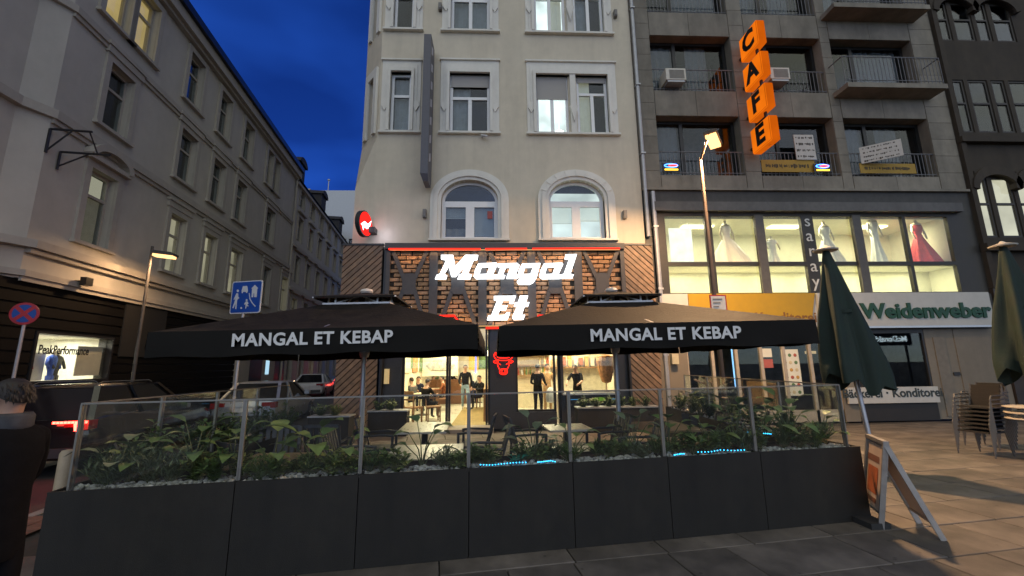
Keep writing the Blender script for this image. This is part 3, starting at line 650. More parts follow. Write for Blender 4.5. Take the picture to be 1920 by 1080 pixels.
# ================================================================== stone building with the bridal shop and bakery
CO = Vector((10.4, 12.5, 0)); CF = Frame(CO, 0)
cb = thing('stone_building', 'grey stone-clad building with bridal shop windows above a bakery', 'building', CO, local=True)
def cu(px, py): return CF.uz(px, py)[0]
cL, cR, cZ0, cZT = 4.80-10.4, CF.uz(1812, 356)[0], CF.uz(1500, 355)[1], 19.5
rows = [(329, 219, ((1234, 1392), (1421, 1569), (1588, 1748)), 272), (172, 70, ((1219, 1369), (1405, 1545), (1560, 1720)), 120)]
ch_ = []; floors = []
for yb, yt, xs, ym in rows:
    z0, z1 = CF.uz(1400, yb)[1], CF.uz(1400, yt)[1]; floors.append((z0, z1))
fh_ = floors[1][0]-floors[0][0]
floors.append((floors[1][0]+fh_, floors[1][1]+fh_)); floors.append((floors[1][0]+2*fh_, floors[1][1]+2*fh_))
bays = [(cu(x0, 272), cu(x1, 272)) for x0, x1 in rows[0][2]]
cst = [(b[0], b[1], f[0], f[1]) for f in floors for b in bays if f[1] < cZT]
wl = MB(); wall_holes(wl, cL, cR, cZ0, cZT, cst, .015, .5); wl.build('wall', STONE, cb)
# stone cladding slabs, each on its own
STP = pm('stone_slab', (.24, .215, .175), .85, var=.14, scale=2.5, bump=.3, stain=.35, orand=.1)
def clad(u0, u1, z0, z1, du, dz):
    nu, nz_ = max(1, round((u1-u0)/du)), max(1, round((z1-z0)/dz))
    for i in range(nu):
        for j in range(nz_):
            a, b = u0+(u1-u0)*i/nu, u0+(u1-u0)*(i+1)/nu; c, d = z0+(z1-z0)*j/nz_, z0+(z1-z0)*(j+1)/nz_
            MB().box(a+.006, b-.006, -.012, .014, c+.006, d-.006).build('stone_slab', STP, cb)
piers = [cL]+[e for b in bays for e in b]+[cR]
for k in range(0, len(piers), 2): clad(piers[k]+.003, piers[k+1]-.003, cZ0, 16.0, .95, .62)
lev = [cZ0]+[e for f in floors for e in f]
for k in range(0, len(lev)-1, 2):
    for b in bays: clad(b[0]+.01, b[1]-.01, lev[k], lev[k+1]-.004, 1.35, 1.0)
RAILM = pm('railing_paint', (.16, .16, .17), .5)
for fi, (z0, z1) in enumerate(floors[:3]):
    for bi, (u0, u1) in enumerate(bays):
        window(cb, u0, u1, z0, z1, .34, mull=(.34,), fw=.1, fm=BLACK, room=ROOM if (fi, bi) != (0, 0) else DIM, curtains=[((0, .3),), ((.36, .98),), ((.02, .33), (.5, .8))][(fi*2+bi) % 3] if (fi, bi) != (0, 1) else (), depth=1.3, curt_m=pm('dim_curtain', (.15, .145, .15), .9, var=.15))
        rl = MB(); bal = bi == 2 and fi > 0; y_ = .06
        if bal:
            MB().box(u0-.2, u1+.25, -.62, -.013, z0-.2, z0-.03).build('balcony_slab', STP, cb); y_ = -.56
        hgt = z0+.85 if not bal else z0+.98; a, b = (u0, u1) if not bal else (u0-.2, u1+.2)
        rl.tube([(a, y_, hgt), (b, y_, hgt)], .02, 6); rl.tube([(a, y_, z0+.1), (b, y_, z0+.1)], .015, 6)
        if bal:
            for e in (a, b): rl.tube([(e, y_, hgt), (e, -.02, hgt)], .02, 6)
        n_ = int((b-a)/.13)
        for i in range(n_+1): rl.box(a+(b-a)*i/n_-.007, a+(b-a)*i/n_+.007, y_-.007, y_+.007, z0-.03 if bal else z0+.02, hgt)
        rl.build('railing', RAILM, cb)
# dark band and canopy strip over the shop windows
zc0, zc1 = CF.uz(1500, 402)[1], CF.uz(1500, 383)[1]
DGREY = pm('dark_band', (.06, .058, .055), .7, var=.2, stain=.3)
zw0, zw1, zwm = CF.uz(1500, 550)[1], CF.uz(1500, 404)[1], CF.uz(1500, 494)[1]
MB().box(cL, cR, .0, .4, zw1+.02, cZ0-.002).build('dark_band', DGREY, cb)
MB().box(cL+.3, cR-.5, -.2, -.002, zc0+.05, zc1).build('canopy_strip', pm('canopy_grey', (.11, .105, .1), .6, var=.15, stain=.3), cb)
MB().box(cL, cR, -.1, -.002, cZ0-.08, cZ0+.0).build('cornice', STONE, cb)
BR = pm('bridal_wall', (.75, .74, .6), .9, var=.05); ry = 2.4
uw0, uw1 = cu(1249, 450), cu(1786, 450)
q = MB(); a, b = uw0-.3, uw1+.3
q.add([(a, .12, zw0-.05), (b, .12, zw0-.05), (b, ry, zw0-.05), (a, ry, zw0-.05), (a, .12, zw1+.1), (b, .12, zw1+.1), (b, ry, zw1+.1), (a, ry, zw1+.1)], [(0, 1, 2, 3), (4, 5, 6, 7), (2, 3, 7, 6), (0, 3, 7, 4), (1, 2, 6, 5)])
q.build('shop_interior', BR, cb)
MB().box(a, b, 1.2, 1.25, zw0, zwm+.02).build('display_screen', pm('frosted_screen', (.72, .71, .55), .8, var=.06), cb)
MB().box(a, b, .14, 1.5, zwm-.03, zwm+.025).build('display_shelf', BR, cb)
for i in range(3):
    for k in range(2):
        x = uw0+(uw1-uw0)*(i*2+k+.5)/6
        if k == 0: MB().box(x+.4, x+1.5, 1.2, 1.5, zw1+.04, zw1+.08).build('ceiling_light', em('shop_panel', (1, .95, .6), 4), cb)
        light(cb, 'shop_light', 'AREA', (x, .95, zw1+.02), 32, (1, .95, .7), .5)
        light(cb, 'shelf_light', 'AREA', (x, .62, zwm-.06), 20, (1, .95, .68), 1.2, .5)
ppx = [(1249, 1325), (1337, 1420), (1431, 1506), (1529, 1604), (1614, 1698), (1704, 1783)]
sf = MB(); ed = [uw0-.3]
pr = []
for x0, x1 in ppx: pr.append((cu(x0, 447), cu(x1, 447)))
prev = cL
for (a, b) in pr+[(cR, cR)]:
    if a-prev > .02: sf.box(prev, a, .0, .12, zw0-.02, zw1+.02)
    prev = b
for a, b in pr: sf.box(a, b, .0, .12, zwm-.07, zwm+.06); sf.box(a, b, .0, .12, zw1-.03, zw1+.02); sf.box(a, b, 0, .12, zw0-.02, zw0+.03)
sfo = sf.build('shop_window', pm('window_bronze', (.03, .027, .022), .5, var=.2), cb)
for a, b in pr:
    for c, d in ((zw0+.03, zwm-.07), (zwm+.06, zw1-.03)): MB().box(a, b, .05, .06, c, d).build('pane', glass('shop_glass', (.97, .97, .9), .04), sfo)
for i in (1, 3):
    pa = (pr[i][1]+pr[i+1][0])/2
    MB().box(pa-.14, pa+.14, -.06, -.001, zw0, zw1).build('mullion_post', pm('post_grey', (.09, .085, .08), .6, var=.15), cb)
us = (pr[2][1]+pr[3][0])/2
for i, c_ in enumerate('saray'): text('lettering', c_, .56, (us, -.012, zw1-.2-.5*i), pm('sign_white', (.62, .62, .58), .5), cb, ext=.006)
# fascias
YEL = pm('yellow_sign', (.42, .25, .008), .5, var=.05); SGW = pm('sign_panel_white', (.5, .49, .45), .5, var=.04, stain=.1); GRN = pm('sign_green', (.008, .06, .03), .5)
uf0, ufm, uf1 = cu(1237, 575), cu(1524, 575), cu(1842, 575); zf1 = zw0-.03; zf0 = CF.uz(1680, 612)[1]
uy0, uy1 = cu(1286, 575), cu(1519, 560)
def sign(name, label, fn):
    t = thing(name, label, 'sign', CO, local=True); fn(t); return t
def f_y(t):
    MB().prism([(uy0, zf0), (uy0, zf1), (uy1, zf1), (uy1-.25, zf0)], -.22, -.05).build('panel', YEL, t)
    text('lettering', 'Bäckerei - Konditorei', .44, ((uy0+uy1)/2+.02, -.226, zf0+.27), pm('sign_brown', (.2, .09, .02), .6), t, off=.008)
sign('fascia_sign', 'yellow fascia sign reading Bäckerei Konditorei behind the black parasol', f_y)
def f_w(t):
    MB().box(ufm, uf1, -.24, -.05, zf0, zf1).build('panel', SGW, t); MB().box(ufm, uf1, -.25, -.05, zf0-.06, zf0-.002).build('edge', ALU, t)
    text('lettering', 'Weidenweber', .64, (cu(1722, 590), -.26, zf0+.44), GRN, t, ext=.02, off=.02, spacing=1.0, sx=1.12)
    r_ = MB(); 
    r_.tube([(cu(1548, 585)+.32*math.cos(k*PI/12), -.262, zf0+.55+.32*math.sin(k*PI/12)) for k in range(24)], .045, 6, closed=True); r_.build('emblem', GRN, t)
sign('fascia_sign', 'white fascia sign with bold green lettering above the bakery', f_w)
MB().box(uf0, uy0-.01, -.2, -.05, zf0, zf1).build('fascia_panel', SGW, cb); MB().box(uy1-.24, ufm-.01, -.16, -.05, zf0, zf1).build('fascia_panel', SGW, cb)
MB().box(cL+.05, cR, -.04, .3, zf0-.1, zw0-.03).build('shop_lintel', DGREY, cb)
# ground floor
PIL = pm('pillar_cream', (.2, .17, .13), .8, var=.06, stain=.15)
zg = zf0-.1; uA0, uA1 = cu(1237, 715), cu(1290, 715); uB0, uB1 = cu(1600, 670), cu(1738, 670)
MB().box(uA0, uA1, -.1, .4, 0, zg).build('pillar', PIL, cb)
tag(MB().box((uA0+uA1)/2-.1, (uA0+uA1)/2+.1, 12.5-.24, 12.5-.1, 1.75, 2.05).build('wall_lamp', pm('lamp_beige', (.5, .45, .3), .5)), 'small beige lamp box on the cream pillar beside the slatted panel', 'wall lamp').location.x = 10.4
uC = cu(1575, 715)
gf = MB(); pos = [uA1+.02, cu(1340, 710), cu(1385, 710), cu(1432, 710), cu(1475, 710), cu(1525, 710), uC-.06]
for p in pos: gf.box(p-.045, p+.045, -.02, .08, .0, zg)
gf.box(uA1, uC, -.02, .08, 0, .35); gf.box(uA1, uC, -.02, .08, zg-.12, zg)
gfo = gf.build('shop_window', pm('frame_beige', (.4, .34, .26), .5), cb)
for i in range(len(pos)-1): MB().box(pos[i]+.045, pos[i+1]-.045, .02, .03, .35, zg-.12).build('pane', GLASS, gfo)
q = MB(); a, b = uA1-.05, cR-.02
q.add([(a, .1, 0.02), (b, .1, .02), (b, 3.5, .02), (a, 3.5, .02), (a, .1, zg), (b, .1, zg), (b, 3.5, zg), (a, 3.5, zg)], [(0, 1, 2, 3), (4, 5, 6, 7), (2, 3, 7, 6), (0, 3, 7, 4), (1, 2, 6, 5)]); q.build('shop_interior', pm('bakery_room', (.1, .09, .075), .9, var=.4, scale=3), cb)
MB().box(cu(1360, 700), cu(1395, 690), 1.6, 1.65, 2.2, 2.35).build('shelf_light', em('warm_glow', (1, .7, .3), 2.2), cb)
MB().tube([(cu(1408, 700), .9, 1.0), (cu(1408, 700), .9, 2.3)], .02, 6).build('neon_tube', em('blue_tube', (.3, .6, 1), 2.2), cb)
mn = MB().box(cu(1470, 700), cu(1502, 700), .005, .018, MF.uz(1486, 742)[1], MF.uz(1486, 655)[1]).build('menu_poster', PIC2, cb)
for i in range(3):
    for j in range(6):
        a = cu(1470, 700)+.08+i*.17; zz = MF.uz(1486, 742)[1]+.1+j*.22
        MB().lathe([(.055, 0), (.04, .004)], (0, 0, 0), 8).xf(Matrix.Translation((a, .003, zz)) @ Matrix.Rotation(PI/2, 4, 'X')).build('print', bcols[(i+j) % 4], mn)
for k in range(2): MB().box(cu(1430, 700)+.02, cu(1452, 700), .006, .017, 1.6+k*.32, 1.86+k*.32).build('sticker', [PIC2, pm('red_print', (.4, .1, .08), .6)][1-k], cb)
MB().box(uC-.02, uB0-.01, -.05, .35, 0, zg).build('pillar', PIL, cb)
zb0 = CF.uz(1665, 726)[1]; zb1 = CF.uz(1665, 625)[1]
bw_ = MB(); bw_.box(uB0, uB1, -.02, .08, zb0-.06, zb0); bw_.box(uB0, uB0+.06, -.02, .08, zb0, zg); bw_.box(uB1-.06, uB1, -.02, .08, zb0, zg); bw_.box(uB0+.06, uB1-.06, -.02, .08, zb1, zg)
bwo = bw_.build('bakery_window', DARK, cb); MB().box(uB0+.06, uB1-.06, .02, .03, zb0, zb1).build('pane', GLASS, bwo)
for x, zz, wd in ((1612, 660, .35), (1690, 650, .5), (1650, 690, .3)): MB().box(cu(x, zz), cu(x, zz)+wd, 2.2, 2.3, CF.uz(x, zz)[1], CF.uz(x, zz)[1]+.1).build('counter_light', em('warm_dim', (1, .65, .3), .7), cb)
MB().box(uB0+.1, uB1-.1, 1.2, 1.8, .02, 1.15).build('bakery_counter', pm('counter_brown', (.2, .1, .05), .5), cb)
MB().box(uB0-.1, uB1, -.06, .1, 0, CF.uz(1665, 757)[1]).build('plinth', pm('dark_plinth', (.02, .017, .015), .5), cb)
zk0, zk1 = CF.uz(1665, 755)[1], CF.uz(1665, 725)[1]
def f_b(t):
    MB().box(cu(1583, 740), cu(1752, 740), -.14, -.062, zk0+.0, zk1-.005).build('panel', SGW, t)
    text('lettering', 'Bäckerei · Konditorei', .36, (cu(1666, 740), -.146, (zk0+zk1)/2+.05), pm('sign_dark', (.03, .04, .04), .6), t, off=.008)
sign('counter_sign', 'long white sign reading Bäckerei Konditorei under the dark bakery window', f_b)
uD0, uD1 = uB1+.02, cu(1800, 700)
dd = MB().box(uD0, uD1, -.02, .1, .02, zg).build('door', PIL, cb); MB().box(uD0+.25, uD0+.62, -.045, -.021, .1, zg-.25).build('door_leaf', pm('door_beige', (.17, .145, .11), .6), dd); MB().box(uD0+.7, uD0+.9, -.05, -.021, 1.3, 1.4).build('letter_slot', DARK, dd)
MB().box(uD1, cR, -.04, .35, 0, zg).build('pillar', PIL, cb)
# drainpipe at the joint of the two houses
dp = MB(); dp.tube([(cL+.07, -.1, 5.7), (cL+.07, -.1, 19)], .06, 8); dp.tube([(cL+.3, -.12, 0), (cL+.3, -.12, 7.2)], .07, 8)
for zz in (2, 4, 6, 8.5, 11, 14): dp.box(cL+.0 if zz > 7 else cL+.22, cL+.15 if zz > 7 else cL+.38, -.19, -.015, zz, zz+.05)
dp.build('drainpipe', GALV, cb)
# things on the stone building
def aircon(label, u, z):
    t = thing('air_conditioner', label, 'air conditioner', (10.4+u, 12.5, z), local=True, group='window air conditioners')
    MB().box(0, .68, -.3, .3, 0, .42).build('case', pm('aircon_case', (.6, .56, .48), .6, var=.06), t)
    gr_ = MB()
    for i in range(9): gr_.box(.12, .62, -.315, -.301, .05+i*.036, .07+i*.036)
    gr_.build('grille', pm('aircon_grille', (.3, .28, .25), .6), t)
    MB().box(.05, .63, -.28, .2, -.07, -.005).build('bracket', GALV, t)
aircon('beige air conditioner box at the window left of the orange letters', cu(1242, 150), floors[1][0]+.2)
aircon('beige air conditioner half hidden behind the orange letter boxes', cu(1434, 150), floors[1][0]+.3)
zr = floors[0][0]
def banner(label, u0, u1, z0, z1, y, mat, lines, tm, rz=0, cat='banner', nm='banner'):
    t = thing(nm, label, cat, (10.4+(u0+u1)/2, 12.5+y, z0), rz, local=True); W = (u1-u0)/2; H = z1-z0
    MB().box(-W, W, -.01, .01, 0, H).build('sheet', mat, t)
    pr_ = MB()                                      # print too small to read
    for i in range(lines):
        z = H*(1-(i+.5)/lines); x = -W*.85
        while x < W*.8:
            w_ = rnd.uniform(.015, .05); h_ = rnd.uniform(.25, .6)*H/lines*.6
            pr_.box(x, min(x+w_, W*.9), -.014, -.0105, z-h_/2+rnd.uniform(-.02, .02), z+h_/2); x += w_+rnd.choice((.012, .012, .05))
    pr_.build('print', tm, t)['kind'] = 'stuff'
YB = pm('yellow_banner', (.36, .22, .03), .7, var=.1); INK = pm('dark_ink', (.04, .03, .02), .7); NOTE = pm('notice_board', (.5, .48, .44), .7, var=.06)
u0, u1 = cu(1428, 318), cu(1528, 318); banner('yellow banner with dark script on the railing below the orange letters', u0, u1, zr+.12, zr+.55, -.02, YB, 1, INK)
u0, u1 = cu(1612, 320), cu(1716, 320); banner('dull yellow banner along the railing under the tilted notice board', u0, u1, zr+.1, zr+.45, -.02, YB, 1, INK)
u0, u1 = cu(1489, 285), cu(1526, 285); banner('upright white notice board with lines of print at the railing', u0, u1, zr+.55, zr+1.45, -.06, NOTE, 4, INK, cat='notice board', nm='notice_board')
u0, u1 = cu(1612, 300), cu(1655, 300); banner('tilted white notice board jutting out over the dull yellow banner', u0-.1, u1+.15, zr+.42, zr+1.0, -.35, NOTE, 4, INK, rz=rad(-35), cat='notice board', nm='notice_board')
def neon(label, px, py):
    u, z = CF.uz(px, py); t = thing('neon_sign', label, 'neon sign', (10.4+u, 12.4, z), local=True, group='small neon window signs')
    MB().box(-.3, .3, .0, .02, -.14, .16).build('board', BLACK, t)
    MB().tube([(.22*math.cos(k*PI/8), -.012, .07+.06*math.sin(k*PI/8)) for k in range(16)], .014, 5, closed=True).build('blue_tube', em('neon_blue', (.05, .2, 1), 7), t)
    MB().tube([(.14*math.cos(k*PI/8)+.06, -.014, .07+.03*math.sin(k*PI/8)) for k in range(16)], .014, 5, closed=True).build('red_tube', em('neon_red', (1, .06, .05), 4), t)
    MB().bar((-.22, -.012, -.07), (.22, -.012, -.07), .05, .012, (0, 1, 0)).build('yellow_tube', em('neon_yellow', (1, .6, .05), 3), t)
neon('small blue and red neon sign on the balcony rail behind the street lamp', 1256, 317)
neon('small blue, red and yellow neon sign at the end of the yellow banner', 1538, 318)
# orange box letters
ORA = em('orange_box_glow', (1.0, .2, .006), .85, .12, 1.5); ORB = em('orange_edge_glow', (1.0, .17, .005), .6, .12, 1.5)
t = thing('cafe_sign', 'glowing orange CAFE sign of four stacked boxes projecting from the stone facade', 'sign', (8.48, 12.5, 8.45), local=True)
bs, gap = .84, .29
for i, c_ in enumerate('EFAC'):
    z0 = i*(bs+gap); bx = MB(); b_ = bmesh.new(); bmesh.ops.create_cube(b_, size=1); bmesh.ops.scale(b_, vec=(.3, .95, bs), verts=b_.verts); bmesh.ops.bevel(b_, geom=b_.edges[:], offset=.03, segments=2, affect='EDGES')
    bx.add([v.co+Vector((.15, -.7, z0+bs/2)) for v in b_.verts], [tuple(v.index for v in f.verts) for f in b_.faces], 0)
    for k, f in enumerate(bx.f):
        n_ = (Vector(bx.v[f[1]])-Vector(bx.v[f[0]])).cross(Vector(bx.v[f[2]])-Vector(bx.v[f[0]])); bx.mi[k] = 0 if abs(n_.normalized().x) > .8 else 1
    b_.free(); bo = bx.build('letter_box', [ORA, ORB], t)
    tm_ = text_mb(c_, .86, .012, 0, .035); tm_.xf(Matrix.Translation((-.005, -.7, z0+bs/2)) @ Matrix.Rotation(-PI/2, 4, 'Z') @ UPR); tm_.build('lettering', BLACK, bo)
    MB().box(.1, .2, -.22, .0, z0+.25, z0+.33).build('bracket', DARK, t)
MB().box(.12, .18, -.9, -.82, 0, 4*bs+3*gap-.1).build('mast', DARK, t)
# bridal figures
SATIN = pm('white_satin', (.85, .85, .83), .5, var=.05, bump=.2, bscale=8, emis=(.5, .48, .36), es=.0); REDD = pm('red_tulle', (.55, .03, .03), .6, var=.2); FORM = pm('dress_form', (.6, .55, .42), .6)
def dress(label, px, py0, py1, wid, mat, lean=0):
    wid *= 1.25; py0 -= 4
    u = CF.uz(px, 447, .7)[0]; z0 = zwm+.03; H = CF.uz(px, py0, .7)[1]-z0
    t = thing('dress_form', label, 'mannequin', (10.4+u, 12.5+.7, z0), local=True, group='dresses in the bridal shop')
    prof = [(wid, 0), (wid*.97, .04), (wid*.78, H*.2), (wid*.55, H*.38), (wid*.3+.04, H*.52), (.13, H*.62), (.11, H*.68), (.15, H*.76), (.17, H*.81), (.15, H*.86)]; n_ = 64; vs = []; p0 = rnd.random()*6
    for k, (r, z) in enumerate(prof):
        am = max(0, 1-k/5)*.13
        for j in range(n_): a = 2*PI*j/n_; rr_ = r*(1+am*math.sin(a*9+p0+k*.15)+am*.5*math.sin(a*17+k*.4)); vs.append((rr_*math.cos(a)+(.12*wid*(1-z/H)**2), rr_*.8*math.sin(a), z))
    MB().add(vs, [(k*n_+j, k*n_+(j+1) % n_, (k+1)*n_+(j+1) % n_, (k+1)*n_+j) for k in range(len(prof)-1) for j in range(n_)]).build('dress', mat, t, 2)
    arm = MB()
    for sx in (-1, 1): arm.tube([(sx*.16, 0, H*.85), (sx*.22, -.03, H*.7), (sx*.2, -.1, H*.57)], [.035, .03, .02], 8)
    arm.build('arms', FORM, t, 2)
    MB().lathe([(.15, H*.85), (.16, H*.89), (.06, H*.93), (.045, H*.97), (.06, H)], (0, 0, 0), 12, sy=.7).build('bust', FORM, t, True)
dress('white ball gown with wide skirt in the second bridal window', 1362, 418, 489, .55, SATIN)
dress('slim white lace dress seen low in the third bridal window', 1445, 448, 489, .2, SATIN)
dress('white gown with long veil behind the closed green parasol', 1548, 420, 489, .4, SATIN)
dress('tight white mermaid dress in the fifth bridal window', 1640, 409, 489, .22, SATIN)
dress('red evening gown in the last bridal window', 1722, 415, 489, .42, REDD)
t = thing('dress_display', 'bright white hanging dress panel in the first bridal window', 'display', (10.4+CF.uz(1276, 447, .5)[0], 13.0, zwm+.03), local=True)
MB().box(-.38, .38, -.02, .02, 0, 1.3).build('panel', em('glowing_white', (.95, 1, .92), 1.25, .15, 3), t); MB().tube([(.3, 0, 1.3), (.3, 0, 1.5)], .01, 5).build('hanger', ALU, t)  # panel's brightness is a glow put into its own material

# ================================================================== dark brown house at the far right
BO = Vector((10.4+cR+.02, 12.5, 0)); BF = Frame(BO, 0)
bb = thing('brown_building', 'dark brown stone house with arched windows beside the stone-clad building', 'building', BO, local=True)
wn = []
def bu(px, py): return BF.uz(px, py)[0]
z1r = (BF.uz(1880, 445)[1], BF.uz(1880, 332)[1]); z2r = (BF.uz(1830, 248)[1], BF.uz(1830, 150)[1]); z3r = (BF.uz(1790, 76)[1], BF.uz(1790, 5)[1])
wins = []
w1 = bu(1836, 390); ww = 1.0
for z0, z1 in (z1r, z2r, z3r):
    for k in range(5):
        if k < 4: a = (bu(1836, 388), bu(1869, 388), bu(1915, 388), bu(1950, 388))[k]; b = (bu(1861, 388), bu(1908, 388), bu(1942, 388), bu(1990, 388))[k]; wins.append((a, b, z0, z1))
wl = MB(); wall_holes(wl, 0, 14, 4.0, 19, wins, 0, .11); wl.build('wall', BROWNST, bb)
for a, b, c, d in wins:
    lit = abs(c-z1r[0]) < .01
    window(bb, a, b, c, d, .03, mull=(.5,) if b-a > .9 else (), trans=.55, fw=.07, fm=pm('dark_wood_frame', (.03, .025, .02), .5), room=em('lit_room_right', (1, .88, .6), .85, .2, 1.5) if lit else ROOM)
    s = MB(); s.ring([(a-.09, c), (a-.09, d+.2), (b+.09, d+.2), (b+.09, c)], [(a, c), (a, d), (b, d), (b, c)], -.1, .02)
    if c < z3r[0]-.1 and c > z1r[1]: pass
    n_ = 12; uc = (a+b)/2
    if b-a > .9: s.ring([(uc-.85*math.cos(k*PI/n_), d+.25+.6*math.sin(k*PI/n_)) for k in range(n_+1)], [(uc-.7*math.cos(k*PI/n_), d+.2+.42*math.sin(k*PI/n_)) for k in range(n_+1)], -.16, 0); s.build('window_surround', BROWNST, bb)
for z_top in (z1r[1], z3r[1]):
    for a, b in ((wins[0][0], wins[1][1]), (wins[2][0], wins[3][1])):
        uc, hw = (a+b)/2, (b-a)/2; n_ = 16
        o1 = [(uc-(hw+.22)*math.cos(k*PI/n_), z_top-.45+(.8)*math.sin(k*PI/n_)) for k in range(n_+1)]; o2 = [(uc-(hw+.02)*math.cos(k*PI/n_), z_top-.5+(.52)*math.sin(k*PI/n_)) for k in range(n_+1)]
        ar_ = MB(); ar_.ring(o1, o2, -.17, .02); ar_.ring([(p[0], z_top+.16) for p in o2], o2, -.101, .025); ar_.build('arch_surround', BROWNST, bb)
MB().box(0, 11, -.22, .3, z1r[0]-.5, z1r[0]-.25).build('string_course', BROWNST, bb); MB().box(0, 11, -.2, .3, z2r[0]-.45, z2r[0]-.25).build('string_course', BROWNST, bb)
MB().box(.02, .2, -.12, -.001, 4, 19).build('pilaster', BROWNST, bb); MB().box(0, 11, -.1, .4, 0, 3.99).build('shop_base', pm('shop_dark', (.03, .022, .018), .5, var=.3), bb)
tag(MB().box(13.7+2.6, 13.7+3.2, 12.33, 12.398, .8, 2.1).build('poster_box', pm('yellow_red_poster', (.5, .3, .03), .6)), 'yellow and red poster box on the wall at the far right', 'poster')

# ================================================================== long plastered building along the side street
LANG = math.atan2(SD.y, SD.x); LF = Frame(LO, LANG)
corner = LF.uz(80, 300)[0]; drain = LF.uz(552, 380)[0]
zfas = 4.0; zc1_ = 8.45; zc2_ = 11.6; zev = 15.05
la = thing('street_building', 'long grey plastered street building with dark shop front below', 'building', LO, LANG, local=True)
def lrect(x0, y0, x1, y1): return LF.rect(x0, y0, x1, y1)
top = [(197, 0, 237, 85, 1), (246, 45, 287, 137, 1), (348, 148, 373, 228, 0), (407, 213, 427, 287, 0), (452, 268, 471, 330, 0), (497, 320, 507, 373, 0), (510, 333, 520, 380, 0)]
mid = [(188, 168, 238, 285, 0), (328, 278, 362, 368, 0), (391, 333, 416, 408, 0), (437, 372, 456, 440, 0), (494, 418, 511, 475, 0)]
low = [(150, 358, 205, 480, 2), (311, 432, 338, 520, 2), (376, 463, 398, 550, 2), (425, 488, 448, 565, 3), (489, 518, 503, 578, 0), (523, 540, 538, 596, 3)]
WTOP, WMID, WLOW = (12.2, 14.3), (8.95, 11.0), (5.35, 7.55)
lw = []
for rows_, (z0, z1), tp in ((top, WTOP, 'a'), (mid, WMID, 'b'), (low, WLOW, 'c')):
    for x0, y0, x1, y1, lit in rows_:
        u0, u1, _, _ = lrect(x0, y0, x1, y1); u0, u1 = min(u0, u1), max(u0, u1); c = (u0+u1)/2
        h_ = max(.5, min(.62, (u1-u0)/2)) if not (tp == 'a' and (x0 in (497, 510))) else .42
        lw.append((c-h_, c+h_, z0, z1, lit, tp))
# drop overlaps
lw2 = []
for q in lw:
    if not any(abs(q[2]-p[2]) < .1 and q[0] < p[1]+.12 and q[1] > p[0]-.12 for p in lw2): lw2.append(q)
lw = lw2
wl = MB(); wall_holes(wl, corner, drain, zfas, zev, [q[:4] for q in lw], 0, .35)
wl.add([(corner, 0, zfas), (corner-.5, .35, zfas), (corner-.5, .35, zev), (corner, 0, zev), (corner-9, .9, zfas), (corner-9, .9, zev), (corner-.5, .35, zfas), (corner-.5, .35, zev)], [(0, 1, 2, 3), (4, 6, 7, 5)])
wl.build('wall', GREYPL, la)
for u0, u1, z0, z1, lit, tp in lw:
    window(la, u0, u1, z0, z1, .17, mull=(), trans=.66, fw=.08, room={0: ROOM, 1: LITY, 2: LITC if u0 > 14 else DIM, 3: LITC}[lit], curtains=((.05, .5),) if lit == 0 and u0 > 12 else (), depth=.7, fm=GREYTR)
    s = MB(); s.ring([(u0-.2, z0), (u0-.2, z1+.2), (u1+.2, z1+.2), (u1+.2, z0)], [(u0, z0), (u0, z1), (u1, z1), (u1, z0)], -.07, .02); s.box(u0-.25, u1+.25, -.14, .15, z0-.1, z0-.003)
    if tp == 'b': s.box(u0-.3, u1+.3, -.16, 0, z1+.42, z1+.52); s.box(u0-.25, u1+.25, -.12, 0, z1+.2, z1+.42)
    if tp == 'c' and u0 > corner+4: s.box(u0-.3, u1+.3, -.15, 0, z1+.42, z1+.51); s.box(u0-.25, u1+.25, -.1, 0, z1+.2, z1+.42)
    elif tp == 'c':
        uc = (u0+u1)/2; hw = (u1-u0)/2+.32; s.ring([(uc-hw*math.cos(k*PI/10), z1+.32+.5*math.sin(k*PI/10)) for k in range(11)], [(uc-(hw-.16)*math.cos(k*PI/10), z1+.28+.34*math.sin(k*PI/10)) for k in range(11)], -.26, 0); s.box(u0-.3, u1+.3, -.22, 0, z1+.2, z1+.33)
    s.build('window_surround', GREYTR, la)
# the lit room shows above the half-curtain of the nearest lower window
q = lw[[i for i, k in enumerate(lw) if k[5] == 'c'][0]]
MB().box(q[0]+.08, q[1]-.08, .3, .32, q[2]+(q[3]-q[2])*.7, q[3]-.08).build('lit_ceiling', em('lit_dim', (.9, .8, .55), .5), la)
MB().box(q[0]+.08, q[1]-.08, .3, .31, q[2]+.05, q[2]+(q[3]-q[2])*.66).build('half_curtain', pm('glazed_film', (.35, .32, .24), .8, emis=(.6, .5, .3), es=.12), la)  # light from the room put into the film as a faint glow
def course(z0, z1, out_, m=GREYTR):
    k = MB(); k.box(corner+.001, drain, -out_, .0, z0, z1); k.box(corner+.001, drain, -out_*.55, .0, z0-.12, z0-.002)
    k.add([(corner, -out_, z0), (corner-.55, .33-out_, z0), (corner-9, .88-out_, z0), (corner, -out_, z1), (corner-.55, .33-out_, z1), (corner-9, .88-out_, z1), (corner-9, .9, z1), (corner-.5, .36, z1), (corner, 0.01, z1), (corner-9, .9, z0), (corner-.5, .36, z0), (corner, 0.01, z0)], [(0, 1, 4, 3), (1, 2, 5, 4), (3, 4, 7, 8), (4, 5, 6, 7), (0, 11, 10, 1), (1, 10, 9, 2)])
    k.build('string_course', m, la)
course(zc1_-.24, zc1_, .14); course(zc2_-.2, zc2_, .12); course(zev-.35, zev+.05, .35); course(4.75, 4.95, .25); course(4.05, 4.2, .12)
